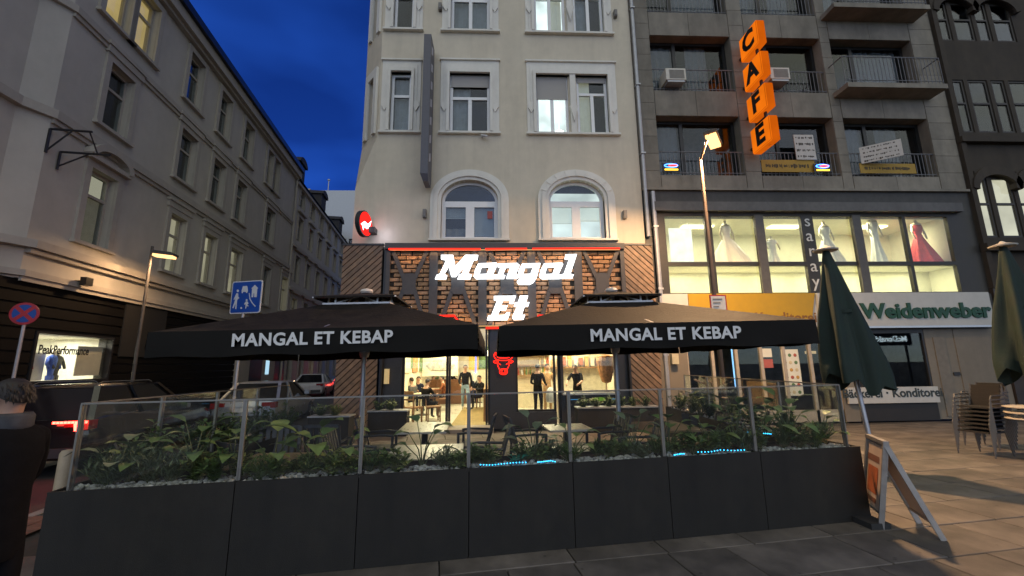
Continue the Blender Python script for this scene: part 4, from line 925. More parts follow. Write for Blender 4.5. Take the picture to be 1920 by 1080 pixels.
k = MB(); k.add([(corner-9, .2, zev+.05), (drain, -.35, zev+.05), (drain, 2.6, zev+2.6), (corner-9, 3.2, zev+2.6), (drain, 9, zev+2.6), (corner-9, 9, zev+2.6), (drain, 9, zev), (drain, 0, zev)], [(0, 1, 2, 3), (3, 2, 4, 5), (1, 7, 6, 4, 2)]); k.build('roof', ROOFM, la)
k = MB(); k.box(corner-9, drain, -.5, -.3, zev+.05, zev+.35); k.build('gutter', BLACK, la)
MB().tube([(drain-.1, -.1, 0), (drain-.1, -.1, zev)], .07, 8).build('drainpipe', GREYTR, la)
# dark shop front with horizontal slats
uS_a, uS_b = LF.uz(65, 680)[0], LF.uz(207, 680)[0]; zS_a, zS_b = LF.uz(140, 712)[1], LF.uz(140, 630)[1]
end_ = LF.uz(445, 650)[0]
hole = (uS_a, uS_b, max(.6, zS_a), zS_b)
k = MB(); wall_holes(k, corner-9, end_, 0, zfas, [hole], .12, .4); k.build('shop_wall', BLACK, la)
SLB = pm('black_slat', (.006, .0055, .005), .75, var=.2, spec=.15)
for i in range(13):
    z0 = .25+i*.29
    for a, b in ((corner-9, end_),) if z0 > hole[3] or z0+.25 < hole[2] else ((corner-9, hole[0]-.1), (hole[1]+.1, end_)):
        MB().prism([(a, z0), (b, z0), (b, z0+.24), (a, z0+.24)], .04, .119).build('slat', SLB, la)
MB().box(uS_b+.3, uS_b+2.4, .0, .035, 2.2, 3.9).build('shutter_box', pm('grey_shutter', (.02, .02, .019), .6), la)
MB().box(end_, drain, -.05, .3, 0, zfas-.01).build('shop_wall', GREYTR, la)
for a in (end_+1.5, end_+5): MB().box(a, a+1.6, -.06, -.051, 0, 2.9).build('doorway', BLACK, la)
MB().box(end_+3.6, end_+4.1, -.07, -.055, 1.4, 2.9).build('lit_window', em('cool_glow', (.5, .8, 1), .9), la)
# lit display window
q = MB(); a, b, c, d = hole; q.add([(a, .4, c), (b, .4, c), (b, 2.2, c), (a, 2.2, c), (a, .4, d), (b, .4, d), (b, 2.2, d), (a, 2.2, d)], [(0, 1, 2, 3), (4, 5, 6, 7), (2, 3, 7, 6), (0, 3, 7, 4), (1, 2, 6, 5)]); q.build('display_room', pm('display_white', (.75, .74, .66), .8), la)
fo = MB(); fo.ring([(a-.06, c-.06), (a-.06, d+.06), (b+.06, d+.06), (b+.06, c-.06), (a-.06, c-.06)], [(a, c), (a, d), (b, d), (b, c), (a, c)], .02, .2); fo = fo.build('display_window', DARK, la)
MB().box(a, b, .1, .11, c, d).build('pane', CLEAR, fo)
light(la, 'display_light', 'AREA', ((a+b)/2, 1.0, d-.05), 70, (1, .93, .75), 1.8, .5)
tl = text_mb('PeakPerformance', .36, .003, 0, .008); tl.xf(Matrix.Translation(((a*.62+b*.38), .095, c+(d-c)*.66)) @ UPR @ Matrix.Diagonal((.62, .9, 1, 1))); tl.build('lettering', BLACK, fo)
MB().box(a+(b-a)*.63, b-.02, .25, .27, c+.1, d-.25).build('display_board', PIC2, la); MB().box(a+(b-a)*.3, a+(b-a)*.62, 2.0, 2.1, c, d).build('back_panel', pm('oak_panel', (.55, .36, .14), .6), la)
MB().box(a+(b-a)*.25, a+(b-a)*.52, .8, 1.3, c, c+.75).build('display_block', SGW, la)
JK = [pm('jacket_%d' % i, c_, .7) for i, c_ in enumerate(((.1, .1, .11), (.4, .05, .05), (.04, .1, .45), (.05, .05, .05)))]
for i, f_ in enumerate((.1, .22, .56, .62)):
    u = a+(b-a)*f_; t = thing('mannequin', ['grey jacket on a mannequin at the left of the lit sportswear window', 'red jacket on a mannequin in the lit sportswear window', 'blue jacket on a mannequin in the lit sportswear window', 'black outfit on a mannequin beside the white board in the sportswear window'][i], 'mannequin', LO+SD*u+LF.n*.7+Vector((0, 0, c)), LANG, 'mannequins in the sportswear window', local=True)
    t.scale = (.62, .62, .62)
    MB().lathe([(.12, 0), (.14, .3), (.2, .45), (.24, .8), (.2, .95), (.07, 1.02)], (0, 0, .1), 12, sy=.6).build('jacket', JK[i], t, True); MB().lathe([(.05, 0), (.1, .08), (.1, .18), (.05, .25)], (0, 0, 1.1), 10).build('head', FORM, t, True)
    aj = MB()
    for sx in (-1, 1): aj.tube([(sx*.2, 0, 1.0), (sx*.31, -.04, .72), (sx*.27, -.15, .5)], [.075, .065, .05], 8); aj.tube([(sx*.09, 0, .2), (sx*.11, 0, -.3)], [.09, .06], 8)
    aj.build('limbs', JK[i], t, 2)
br = MB(); ub, zb_ = LF.uz(88, 265); br.tube([(ub, -.02, zb_+.35), (ub, -.95, zb_+.35)], .03, 6); br.tube([(ub, -.02, zb_-.3), (ub, -.02, zb_+.35)], .035, 6); br.tube([(ub, -.02, zb_-.25), (ub, -.5, zb_+.33)], .02, 6); br.tube([(ub+.35, -.05, zb_-.1), (ub+.35, -1.2, zb_-.1)], .03, 6); br.tube([(ub+.35, -.05, zb_-.6), (ub+.35, -.05, zb_-.1)], .03, 6); br.tube([(ub+.35, -.07, zb_-.5), (ub+.35, -.7, zb_-.12)], .02, 6); br.tube([(ub, -.9, zb_+.34), (ub+.35, -.9, zb_-.1)], .018, 6)
o = br.build('sign_bracket', DARK); o.matrix_world = Matrix.Translation(LO) @ Matrix.Rotation(LANG, 4, 'Z'); tag(o, 'empty black iron sign bracket on the grey plastered corner', 'bracket')
fl = MB(); uf, zf = LF.uz(141, 527); fl.box(uf-.12, uf+.12, -.35, -.2, zf-.12, zf+.1); fl.tube([(uf, -.2, zf), (uf, 0, zf)], .03, 6)
o = fl.build('floodlight', BLACK); o.matrix_world = Matrix.Translation(LO) @ Matrix.Rotation(LANG, 4, 'Z'); tag(o, 'small black floodlight above the slatted shop front', 'floodlight')
# farther house down the street
FO2 = LO+SD*(drain+.03); fb = thing('far_building', 'pale far house with small windows beyond the drainpipe', 'building', FO2, LANG, local=True)
fwn = []
for k in range(10):
    for (z0, z1) in ((.9, 3.0), (4.6, 6.5), (7.6, 9.5), (10.6, 12.3), (13.1, 14.3)):
        a = 1.0+k*2.5; fwn.append((a, a+1.0, z0, z1))
wl = MB(); wall_holes(wl, 0, 26, 0, zev-.4, fwn, 0, .35); wl.build('wall', GREYPL, fb)
for i, (a, b, c, d) in enumerate(fwn):
    window(fb, a, b, c, d, .15, mull=(), trans=.66, fw=.08, room=LITC if i in (1, 10) else ROOM, depth=.6, fm=GREYTR)
    s = MB(); s.ring([(a-.16, c), (a-.16, d+.16), (b+.16, d+.16), (b+.16, c)], [(a, c), (a, d), (b, d), (b, c)], -.06, .02)
    if c < 12: s.box(a-.3, b+.3, -.2, 0, d+.3, d+.42)
    s.build('window_surround', GREYTR, fb)
for z in (4.1, 7.1, 10.1, zev-.5): MB().box(0, 26, -.2, -.001, z-.2, z).build('string_course', GREYTR, fb)
k = MB(); k.add([(0, -.3, zev-.4), (26, -.3, zev-.4), (26, 2.6, zev+2), (0, 2.6, zev+2), (26, 9, zev+2), (0, 9, zev+2)], [(0, 1, 2, 3), (3, 2, 4, 5)])
rfo = k.build('roof', ROOFM, fb)
for a in (1.5, 7.5, 14):
    dm = MB(); dm.box(a-.7, a+.7, .2, 2.2, zev-.3, zev+1.4); n_ = 8; dm.prism([(a-.85*math.cos(j*PI/n_), zev+1.4+.5*math.sin(j*PI/n_)) for j in range(n_+1)], .05, 2.4); dm.build('dormer', ROOFM, rfo)
for a in (10.5, 20): MB().box(a-.4, a+.4, 2.2, 3, zev+1, zev+3.2).build('chimney', GREYTR, rfo)
# office block closing the street
EO = Vector((-15.5, 46, 0)); eb = thing('office_block', 'flat-roofed modern block closing the end of the side street', 'building', EO, local=True)
z_e = at_y(620, 357, 46).z
EBW = pm('office_white', (.5, .52, .55), .8, var=.05); ew = [(-6+i*1.7, -6+i*1.7+1.4, z, z+2.0) for i in range(8) for z in (3.5, 7, 10.5, 14, 17.3) if z+2.1 < z_e-2.5]
wl = MB(); wall_holes(wl, -7, 9, 0, z_e, ew, 0, .3); wl.box(-7, 9, .3, 8, z_e-.4, z_e-.003); wl.build('wall', EBW, eb)
for a, b, c, d in ew: window(eb, a, b, c, d, .1, mull=(), fw=.07, fm=DARK, room=ROOM, depth=.5)
ex = at_y(611, 340, 46).x+15.5
at_ = MB(); at_.tube([(ex, .8, z_e-.1), (ex, .8, z_e+1.6)], .06, 6); at_.lathe([(.02, 0), (.16, .1), (.16, .2), (.02, .3)], (ex, .8, z_e+1.5), 8); at_.build('vent_pipe', GALV, eb)
# ================================================================== people
SKIN = pm('skin', (.45, .27, .19), .55, var=.08); HAIR = pm('hair_dark', (.02, .015, .012), .6)
BASEJ = dict(pelvis=(0, 0, .95), spine=(0, .01, 1.15), chest=(0, .01, 1.36), neck=(0, .01, 1.5), hb=(0, -.012, 1.575), hm=(0, -.02, 1.645), ht=(0, -.005, 1.71),
    sL=(.17, .01, 1.42), eL=(.23, .03, 1.13), wL=(.24, -.05, .89), hL=(.24, -.08, .81), sR=(-.17, .01, 1.42), eR=(-.23, .03, 1.13), wR=(-.24, -.05, .89), hR=(-.24, -.08, .81),
    pL=(.09, 0, .92), kL=(.1, -.02, .5), aL=(.1, .02, .09), tL=(.11, -.14, .04), pR=(-.09, 0, .92), kR=(-.1, -.02, .5), aR=(-.1, .02, .09), tR=(-.11, -.14, .04))
RADJ = dict(pelvis=(.145, .11), spine=(.135, .1), chest=(.165, .115), neck=(.05, .052), hb=(.058, .068), hm=(.08, .1), ht=(.06, .075), s=(.062, .062), e=(.046, .046), w=(.033, .03), h=(.038, .022), p=(.1, .1), k=(.06, .06), a=(.042, .045), t=(.04, .032))
EDGES = [('pelvis', 'spine'), ('spine', 'chest'), ('chest', 'neck'), ('neck', 'hb'), ('hb', 'hm'), ('hm', 'ht')]
for s_ in 'LR': EDGES += [('chest', 's'+s_), ('s'+s_, 'e'+s_), ('e'+s_, 'w'+s_), ('w'+s_, 'h'+s_), ('pelvis', 'p'+s_), ('p'+s_, 'k'+s_), ('k'+s_, 'a'+s_), ('a'+s_, 't'+s_)]
POSE = dict(
    stand={},
    walk=dict(kL=(.1, -.2, .53), aL=(.1, -.22, .1), tL=(.11, -.38, .06), kR=(-.09, .06, .5), aR=(-.09, .34, .16), tR=(-.09, .24, .05), eL=(.24, .12, 1.14), wL=(.24, .1, .9), hL=(.24, .08, .82), eR=(-.24, -.08, 1.14), wR=(-.2, -.24, 1.0), hR=(-.17, -.3, .98)),
    sit=dict(pelvis=(0, .05, .52), spine=(0, .1, .72), chest=(0, .06, .93), neck=(0, .03, 1.07), hb=(0, 0, 1.14), hm=(0, -.02, 1.215), ht=(0, 0, 1.28), sL=(.17, .06, .99), eL=(.24, -.08, .76), wL=(.14, -.3, .78), hL=(.1, -.38, .79), sR=(-.17, .06, .99), eR=(-.24, -.08, .76), wR=(-.14, -.3, .78), hR=(-.1, -.38, .79),
             pL=(.09, 0, .51), kL=(.12, -.42, .52), aL=(.12, -.4, .1), tL=(.13, -.55, .05), pR=(-.09, 0, .51), kR=(-.12, -.42, .52), aR=(-.12, -.4, .1), tR=(-.13, -.55, .05)),
    work=dict(chest=(0, -.08, 1.34), neck=(0, -.14, 1.47), hb=(0, -.18, 1.54), hm=(0, -.21, 1.61), ht=(0, -.2, 1.68), sL=(.17, -.08, 1.4), sR=(-.17, -.08, 1.4), eL=(.25, -.25, 1.18), wL=(.2, -.46, 1.1), hL=(.18, -.54, 1.08), eR=(-.25, -.25, 1.18), wR=(-.2, -.46, 1.1), hR=(-.18, -.54, 1.08)),
    carry=dict(eR=(-.24, -.02, 1.14), wR=(-.22, -.22, 1.06), hR=(-.2, -.3, 1.05), eL=(.24, .0, 1.14), wL=(.2, -.2, 1.08), hL=(.16, -.28, 1.08)))
def person(label, loc, rz, pose, top, legs, shoes=None, H=1.0, hair=HAIR, skin=SKIN, group=None, sleeves=True):
    J = dict(BASEJ); J.update(POSE[pose]); names = list(J)
    vs = [Vector(J[k])*H for k in names]; ed = [(names.index(a), names.index(b)) for a, b in EDGES]; rr = []
    for k in names: rr.append(RADJ.get(k) or RADJ[k[0]])
    segs = [(vs[a], vs[b], names[b]) for a, b in ed]
    for s_ in 'LR':       # fingers: four and a thumb rooted in the palm
        h = Vector(J['h'+s_])*H; w_ = Vector(J['w'+s_])*H; d = (h-w_).normalized(); sd_ = d.cross(Vector((0, 1, 0.3))).normalized(); pal = d.cross(sd_).normalized()
        hi = names.index('h'+s_)
        for f in range(5):
            o = (f-1.5)*.018 if f < 4 else -.034; L = (.055, .065, .06, .046, .04)[f]
            st = h+sd_*o+(d*.012 if f < 4 else d*-.01); m_ = st+d*L*.55+pal*.006+(sd_*-.012 if f == 4 else Vector()); e_ = m_+d*L*.45+pal*.018
            i0 = len(vs); vs += [st, m_, e_]; rr += [(.011, .011), (.0095, .0095), (.008, .008)]; ed += [(hi, i0), (i0, i0+1), (i0+1, i0+2)]
            segs.append((st, e_, 'h'+s_))
    me = bpy.data.meshes.new('person'); me.from_pydata([tuple(v) for v in vs], ed, [])
    o = bpy.data.objects.new('person_tmp', me); COL.objects.link(o)
    md = o.modifiers.new('Skin', 'SKIN'); md.branch_smoothing = .3
    if not me.skin_vertices: me.skin_vertices.new()
    for i, r in enumerate(rr):
        sv = me.skin_vertices[0].data[i]; sv.radius = (r[0]*H, r[1]*H); sv.use_root = (i == 0)
    ss = o.modifiers.new('Sub', 'SUBSURF'); ss.levels = 1; ss.render_levels = 1
    dg = bpy.context.evaluated_depsgraph_get(); m2 = bpy.data.meshes.new_from_object(o.evaluated_get(dg)); bpy.data.objects.remove(o); bpy.data.meshes.remove(me)
    m2.name = 'person'; m2.materials.clear()
    for m in (skin, top, legs, shoes or BLACK): m2.materials.append(m)
    def cls(p):
        best, bk = 9, None
        for a, b, k in segs:
            ab = b-a; t = max(0, min(1, (p-a).dot(ab)/max(ab.length_squared, 1e-9))); d = (p-(a+ab*t)).length
            if d < best: best, bk, bt = d, k, t
        if bk in ('hb', 'hm', 'ht') or bk[0] == 'h': return 0
        if bk == 'neck': return 0 if bt > .55 else 1
        if bk[0] == 't' : return 3
        if bk[0] == 'a' and bk != 'a' : return 2 if bt < .93 else 3
        if bk[0] in 'pk' and bk != 'pelvis' and len(bk) == 2: return 2
        if bk[0] == 'w': return 1 if sleeves or bt < .05 else 0
        if bk == 'spine' and bt < .15: return 2
        return 1
    for p in m2.polygons: p.material_index = cls(p.center); p.use_smooth = True
    po_ = bpy.data.objects.new('person', m2); COL.objects.link(po_); po_.location = loc; po_.rotation_euler = (0, 0, rz); LOCAL.add(po_)
    tag(po_, label, 'person', group)
    hm = Vector(J['hm'])*H; hr = MB(); n_ = 12
    for i in range(7):
        for j in range(n_): pass
    vsx = []; fsx = []
    for i in range(6):
        ph = PI/2*(i/5.0)*1.15
        for j in range(n_):
            th = 2*PI*j/n_; fr_ = max(0, -math.sin(th)); bk_ = max(0, math.sin(th)); q = PI/2*(i/5.0)*(.66+.34*(1-fr_)**1.5+.34*bk_)
            vsx.append(hm+Vector((.083*math.sin(q)**.8*math.cos(th), .1*math.sin(q)**.8*math.sin(th)+.008, .01+.1*math.cos(q)))*H)
    for i in range(5):
        for j in range(n_): j2 = (j+1) % n_; fsx.append((i*n_+j, i*n_+j2, (i+1)*n_+j2, (i+1)*n_+j))
    hr.add(vsx, fsx); hr.build('hair', hair, po_, True)
    fc = MB(); fc.add([hm+Vector(q)*H for q in ((0, -.128, -.022), (-.016, -.098, -.03), (.016, -.098, -.03), (0, -.1, .025), (0, -.105, -.04))], [(0, 1, 3), (0, 3, 2), (0, 4, 1), (0, 2, 4)])
    for sx in (-1, 1): fc.lathe([(.006, -.025), (.016, -.01), (.014, .02), (.004, .03)], tuple(hm+Vector((sx*.092, .005, 0))*H), 6)
    fc.build('face', skin, po_, True)
    ey = MB()
    for sx in (-1, 1): ey.lathe([(.004, -.006), (.012, 0), (.004, .006)], tuple(hm+Vector((sx*.034, -.098, .012))*H), 6)
    ey.box(*(hm.x-.022, hm.x+.022, hm.y-.1, hm.y-.09, hm.z-.062, hm.z-.054)); ey.build('eyes_and_mouth', pm('face_dark', (.06, .03, .025), .5), po_)
    return po_
CL = {k: pm('cloth_'+k, c, .9, var=.25, scale=12, bump=.5, bscale=18, spec=.12) for k, c in dict(black=(.008, .008, .009), navy=(.015, .02, .04), denim=(.22, .32, .4), tan=(.32, .2, .1), grey=(.08, .08, .085), rust=(.2, .07, .03), white=(.6, .6, .58)).items()}

# ================================================================== restaurant guests and furniture
def at_floor(px, py, z=.06): p = at_z(px, py, z); return Vector((p.x, p.y, z))
CHW = pm('chair_wood', (.2, .095, .04), .5, var=.25, stretch=(1, 1, 5))
def make_wood_chair():
    t = thing('dining_chair', 'x', 'chair', local=True, group='wooden dining chairs inside the restaurant')
    MB().box(-.22, .22, -.22, .22, .43, .47).build('seat', CHW, t)
    for x, y in ((-.19, -.19), (.19, -.19), (-.19, .19), (.19, .19)): MB().bar((x, y, 0), (x*.95, y*.95, .43), .04, .04).build('leg', CHW, t)
    for x in (-.2, .2): MB().bar((x, .2, .47), (x, .27, .95), .04, .03).build('back_post', CHW, t)
    MB().bar((-.2, .26, .9), (.2, .26, .9), .03, .12).build('backrest', CHW, t); MB().bar((-.2, .24, .7), (.2, .24, .7), .025, .05).build('back_rail', CHW, t)
    return t
wc = make_wood_chair(); first = True
spots = [((774, 792), 2.6, 'near-left of the shop window behind the mullion'), ((812, 790), .3, 'with its back to the window at the dining table'), ((829, 770), -1.4, 'behind the middle mullion by the back table'), ((790, 768), 1.2, 'under the seated guest in black'), ((905, 765), -1.9, 'under the hanging yellow panel'), ((857, 752), 2.9, 'at the back beyond the walking guest')]
for (px, py), rz, d in spots:
    c = wc if first else dup(wc); first = False
    c.location = at_floor(px, py); c.rotation_euler = (0, 0, rz); c['label'] = 'brown wooden dining chair '+d
TT = pm('table_pale', (.62, .55, .4), .4, var=.08)
def make_in_table():
    t = thing('dining_table', 'x', 'table', local=True, group='dining tables inside the restaurant')
    MB().box(-.4, .4, -.35, .35, .72, .76).build('tabletop', TT, t); MB().tube([(0, 0, .02), (0, 0, .72)], .04, 8).build('leg', DARK, t); MB().lathe([(.25, 0), (.25, .02), (.05, .05)], (0, 0, 0), 14).build('base', DARK, t); return t
it = make_in_table()
for i, ((px, py), d) in enumerate((((792, 778), 'pale square dining table just inside the shop window'), ((815, 762), 'pale square dining table between the seated guests'), ((895, 755), 'pale square dining table under the hanging yellow panel'))):
    t = it if i == 0 else dup(it); t.location = at_floor(px, py); t['label'] = d
GG = 'people inside the restaurant'
def seat(px, py): return at_floor(px, py)
person('seated guest in black with back to the window', seat(800, 788), 2.6, 'sit', CL['black'], CL['black'], group=GG)
person('seated guest in dark clothes at the far left of the window', seat(770, 778), -2.3, 'sit', CL['grey'], CL['black'], group=GG)
person('seated guest in brown facing left beside the mullion', seat(828, 768), -1.5, 'sit', CL['rust'], CL['black'], group=GG)
person('guest walking toward the door in pale jeans and black jacket', at_floor(872, 771), .1, 'walk', CL['black'], CL['denim'], CL['white'], group=GG)
person('guest in black sitting under the hanging yellow panel', seat(899, 767), -.9, 'sit', CL['black'], CL['black'], group=GG)
person('seated guest in navy behind the table by the shop window', seat(783, 770), .4, 'sit', CL['navy'], CL['black'], group=GG)
person('seated guest in grey leaning at the back table', seat(812, 757), 1.9, 'sit', CL['grey'], CL['black'], group=GG)
person('distant guest in black standing at the back left of the room', at_floor(846, 756), 2.2, 'carry', CL['black'], CL['grey'], group=GG)
person('distant guest in white standing near the hanging yellow panel', at_floor(888, 757), -2.4, 'stand', CL['white'], CL['navy'], group=GG)
pw = at_y(1008, 700, 13.9)
person('waiter in black with back to the window right of the bull sign', (pw.x, 13.9, .06), PI-.5, 'carry', CL['black'], CL['black'], group=GG)
pw = at_y(1026, 700, 14.5)
person('customer in tan jacket holding a white bag', (pw.x, 14.5, .06), .3, 'carry', CL['tan'], CL['tan'], group=GG)
bg_ = MB().lathe([(.03, .5), (.12, .42), (.17, .2), (.15, .03), (.08, 0)], (pw.x+.03, 13.98, .55), 12, sy=.6); tag(bg_.build('carrier_bag', pm('white_plastic', (.7, .7, .7), .4), None, True), 'white plastic carrier bag held by the customer in tan', 'bag')
pw = at_y(1082, 700, 13.9)
person('cook in black leaning over the counter behind the serving window', (pw.x, 13.95, .06), -.5, 'work', CL['black'], CL['black'], group=GG, sleeves=False)

# ================================================================== signs on the restaurant
def sgn(x, y, Y): p = at_y(x, y, Y); return p.x, p.z
LET = {'M': [(450,122),(540,122),(558,210),(640,122),(735,122),(728,155),(700,158),(655,265),(685,275),(672,307),(578,307),(592,275),(612,268),(640,200),(560,287),(530,287),(508,205),(468,272),(492,280),(484,307),(403,307),(415,278),(440,268),(492,158),(450,150)],
 'a': [(740,188),(880,183),(886,192),(850,272),(874,278),(862,303),(722,304),(705,287),(716,235)],
 'n': [(897,190),(1040,185),(1058,200),(1030,272),(1052,278),(1041,302),(958,302),(968,275),(990,215),(952,217),(928,275),(947,280),(937,303),(862,303),(870,280),(892,274),(914,218),(892,212)],
 'g': [(1082,190),(1222,185),(1190,300),(1165,335),(1140,348),(1055,348),(1042,328),(1055,312),(1122,312),(1135,300),(1062,302),(1046,285),(1058,235)],
 'l': [(1422,118),(1505,115),(1455,268),(1480,274),(1470,300),(1375,302),(1385,275),(1408,268),(1450,150),(1415,150)],
 'E': [(862,442),(1030,440),(1010,498),(982,498),(985,472),(930,474),(915,515),(965,515),(952,548),(905,548),(887,592),(945,590),(962,570),(985,570),(965,625),(808,627),(818,595),(842,590),(887,475),(862,470)],
 't': [(1065,440),(1125,438),(1110,490),(1135,490),(1125,520),(1098,522),(1075,590),(1102,588),(1088,622),(1015,624),(1005,605),(1040,522),(1018,520),(1025,492),(1050,490)]}
HOLE = {'a': [(762,216),(826,213),(806,268),(746,271)], 'g': [(1102,218),(1165,215),(1146,268),(1088,270)]}
YS = 12.05
def c2w(p): return sgn(720+p[0]/4.174, 450+p[1]/4.174, YS)
sg = thing('illuminated_sign', 'glowing white slanted block letters in two lines on the brick front', 'sign', (.1, YS, 3.0))
LEDW = em('white_letter_glow', (.93, .97, 1.0), 3.2); 
for ch, dx in (('M', 0), ('a', 0), ('n', 0), ('g', 0), ('a', 512), ('l', 0), ('E', 0), ('t', 0)):
    b_ = bmesh.new(); loops = [[c2w((x+dx, y)) for x, y in LET[ch]]]
    if ch in HOLE: loops.append([c2w((x+dx, y)) for x, y in HOLE[ch]])
    es = []
    for lp in loops:
        sgnA = sum(lp[i-1][0]*lp[i][1]-lp[i][0]*lp[i-1][1] for i in range(len(lp))); grow = (.008 if lp is loops[0] else -.002)*(1 if sgnA > 0 else -1); l2 = []
        for i in range(len(lp)):
            p0, p1, p2 = Vector(lp[i-1]), Vector(lp[i]), Vector(lp[(i+1) % len(lp)]); e1 = (p1-p0).normalized(); e2 = (p2-p1).normalized(); nn_ = Vector((e1.y+e2.y, -e1.x-e2.x)); nn_ = nn_.normalized() if nn_.length > .2 else Vector((0, 0)); q_ = p1+nn_*grow; l2.append((q_.x, q_.y))
        lp = l2
        vv = [b_.verts.new((x, YS-.06, z)) for x, z in lp]; es += [b_.edges.new((vv[i], vv[(i+1) % len(vv)])) for i in range(len(vv))]
    bmesh.ops.triangle_fill(b_, edges=es, use_beauty=True)
    r_ = bmesh.ops.extrude_face_region(b_, geom=b_.faces[:]); bmesh.ops.translate(b_, vec=(0, .08, 0), verts=[v for v in r_['geom'] if isinstance(v, bmesh.types.BMVert)])
    b_.verts.index_update(); mb = MB().add([v.co.copy() for v in b_.verts], [tuple(v.index for v in f.verts) for f in b_.faces]); b_.free()
    mb.build('letter', LEDW, sg)
RED = em('red_neon', (1, .02, .01), 2.6)
def neon_bar(label, pts, Y, r=.028):
    P = [(*(lambda s: (s[0], Y, s[1]))(sgn(x, y, Y)),) for x, y in pts]; t = thing('neon_bar', label, 'neon light', P[0], group='red neon bars on the restaurant front')
    MB().tube(P, r, 8).build('tube', RED, t)
    hs = MB()
    for i in range(len(P)-1): hs.bar(Vector(P[i])+Vector((0, .045, 0)), Vector(P[i+1])+Vector((0, .045, 0)), .09, .02, (0, 1, 0))
    hs.build('backplate', pm('neon_back', (.1, .008, .008), .4), t)
neon_bar('long red neon bar at the upper left edge of the brick front', [(729, 467), (901, 467)], 12.14)
neon_bar('short red neon bar above the letter n of the white sign', [(910, 467), (988, 466.5)], 12.14)
neon_bar('long red neon bar at the upper right edge of the brick front', [(998, 466.5), (1162, 466)], 12.14)
neon_bar('bent red neon bar below the bricks left of the letter E', [(801, 593), (852, 592), (861, 605)], 12.1)
neon_bar('short red neon bar right under the letters Et', [(911, 615), (951, 614.5)], 12.1)
neon_bar('bent red neon bar below the bricks right of the letters Et', [(1000, 604), (1010, 592), (1070, 591)], 12.1)
bl = thing('bull_sign', 'red neon bull head sign on the dark pier by the door', 'neon sign', (*sgn(944, 680, 12.3)[:1], 12.3, sgn(944, 705, 12.3)[1]))
def bp_(p): x, z = sgn(730+p[0]/4.267, 638.5+p[1]/4.267, 12.29); return (x, 12.29, z)
def smooth_(P, it=2, closed=False):
    for _ in range(it):
        Q = []
        for i in range(len(P) if closed else len(P)-1):
            a, b = P[i], P[(i+1) % len(P)]; Q += [tuple(.75*a[k]+.25*b[k] for k in (0, 1)), tuple(.25*a[k]+.75*b[k] for k in (0, 1))]
        P = Q if closed else [P[0]]+Q+[P[-1]]
    return P
BULL = [([(855, 88), (834, 115), (846, 145), (870, 158), (912, 160), (955, 158), (982, 142), (992, 115), (968, 90), (974, 118), (958, 138), (912, 141), (870, 138), (852, 120)], True), ([(830, 168), (848, 160), (872, 166), (864, 180), (848, 182)], True), ([(994, 166), (976, 160), (954, 166), (960, 180), (976, 180)], True),
        ([(872, 170), (864, 192), (876, 220), (886, 240), (880, 256), (896, 270), (914, 272), (932, 270), (946, 254), (938, 238), (948, 220), (960, 192), (954, 170)], False), ([(876, 184), (892, 194)], False), ([(950, 182), (934, 192)], False), ([(893, 240), (900, 234), (906, 240), (900, 247)], True), ([(920, 240), (927, 234), (933, 240), (927, 247)], True), ([(884, 232), (912, 226), (940, 230)], False), ([(893, 258), (912, 262), (932, 256)], False)]
for P, c in BULL: MB().tube([bp_(p) for p in (smooth_(P, 2, c) if len(P) > 3 else P)], .014, 6, closed=c).build('neon_tube', RED, bl)
# round projecting sign, fin sign, small fittings
rs = thing('round_sign', 'round red and white glowing sign projecting from the corner above the slatted panel', 'sign', (-4.0, 12.2, 5.55))
cx, cz = sgn(682, 420, 12.1); RM = Matrix.Translation((cx, 12.1, cz)) @ Matrix.Rotation(rad(78), 4, 'Z') @ UPR
MB().lathe([(.38, -.07), (.4, -.06), (.4, .06), (.38, .07)], (0, 0, 0), 28).xf(RM).build('rim', DARK, rs, True)
for sgz in (1, -1):
    MB().lathe([(.36, .0), (.36, .006)], (0, 0, sgz*.074), 28).xf(RM).build('face', em('round_red', (1, .02, .015), 1.6), rs)
    b2 = MB(); b2.prism([(-.3, -.1), (-.1, .05), (.1, .02), (.3, .2), (.2, -.05), (.05, -.15), (-.1, -.12), (-.15, -.25), (-.22, -.12)], 0, .006); b2.xf(RM @ Matrix.Translation((0, 0, sgz*.083)) @ Matrix.Rotation(-PI/2, 4, 'X')); b2.build('emblem', em('emblem_white', (.9, .95, 1), 3), rs)
MB().box(cx+.12, cx+.3, 12.2, 12.5, cz-.22, cz-.05).build('bracket', DARK, rs)
light(rs, 'sign_glow', 'POINT', (cx+.55, 12.15, cz-.25), 5, (.75, .75, 1), .12); light(rs, 'sign_glow', 'POINT', (cx+.12, 12.3, cz-.05), 1.6, (1, .12, .1), .08)
fx, fz0 = sgn(796, 335, 11.75); fz1 = sgn(796, 66, 11.75)[1]
fs = thing('fin_sign', 'tall unlit dark grey fin sign projecting between the upper windows', 'sign', (fx, 11.75, fz0))
FING = pm('fin_grey', (.1, .1, .12), .5, var=.08); k = MB(); k.box(fx-.13, fx+.1, 11.7, 12.4, fz0+.15, fz1); k.add([(fx-.13, 11.7, fz0+.149), (fx+.1, 11.7, fz0+.149), (fx+.1, 12.4, fz0+.149), (fx-.13, 12.4, fz0+.149), (fx-.06, 11.8, fz0-.05), (fx+.1, 11.8, fz0-.05), (fx+.1, 12.3, fz0-.05), (fx-.06, 12.3, fz0-.05)], [(0, 1, 5, 4), (1, 2, 6, 5), (2, 3, 7, 6), (3, 0, 4, 7), (4, 5, 6, 7)]); k.build('case', FING, fs)
for zz in (fz0+.4, (fz0+fz1)/2, fz1-.7): MB().box(fx-.03, fx+.03, 12.401, 12.5, zz, zz+.12).build('bracket', DARK, fs)
fx2 = MB()
for i in range(7): z = fz0+.6+i*.62; fx2.prism([(0, z), (.28, z+.15), (.28, z+.42), (0, z+.27)], 0, .008)
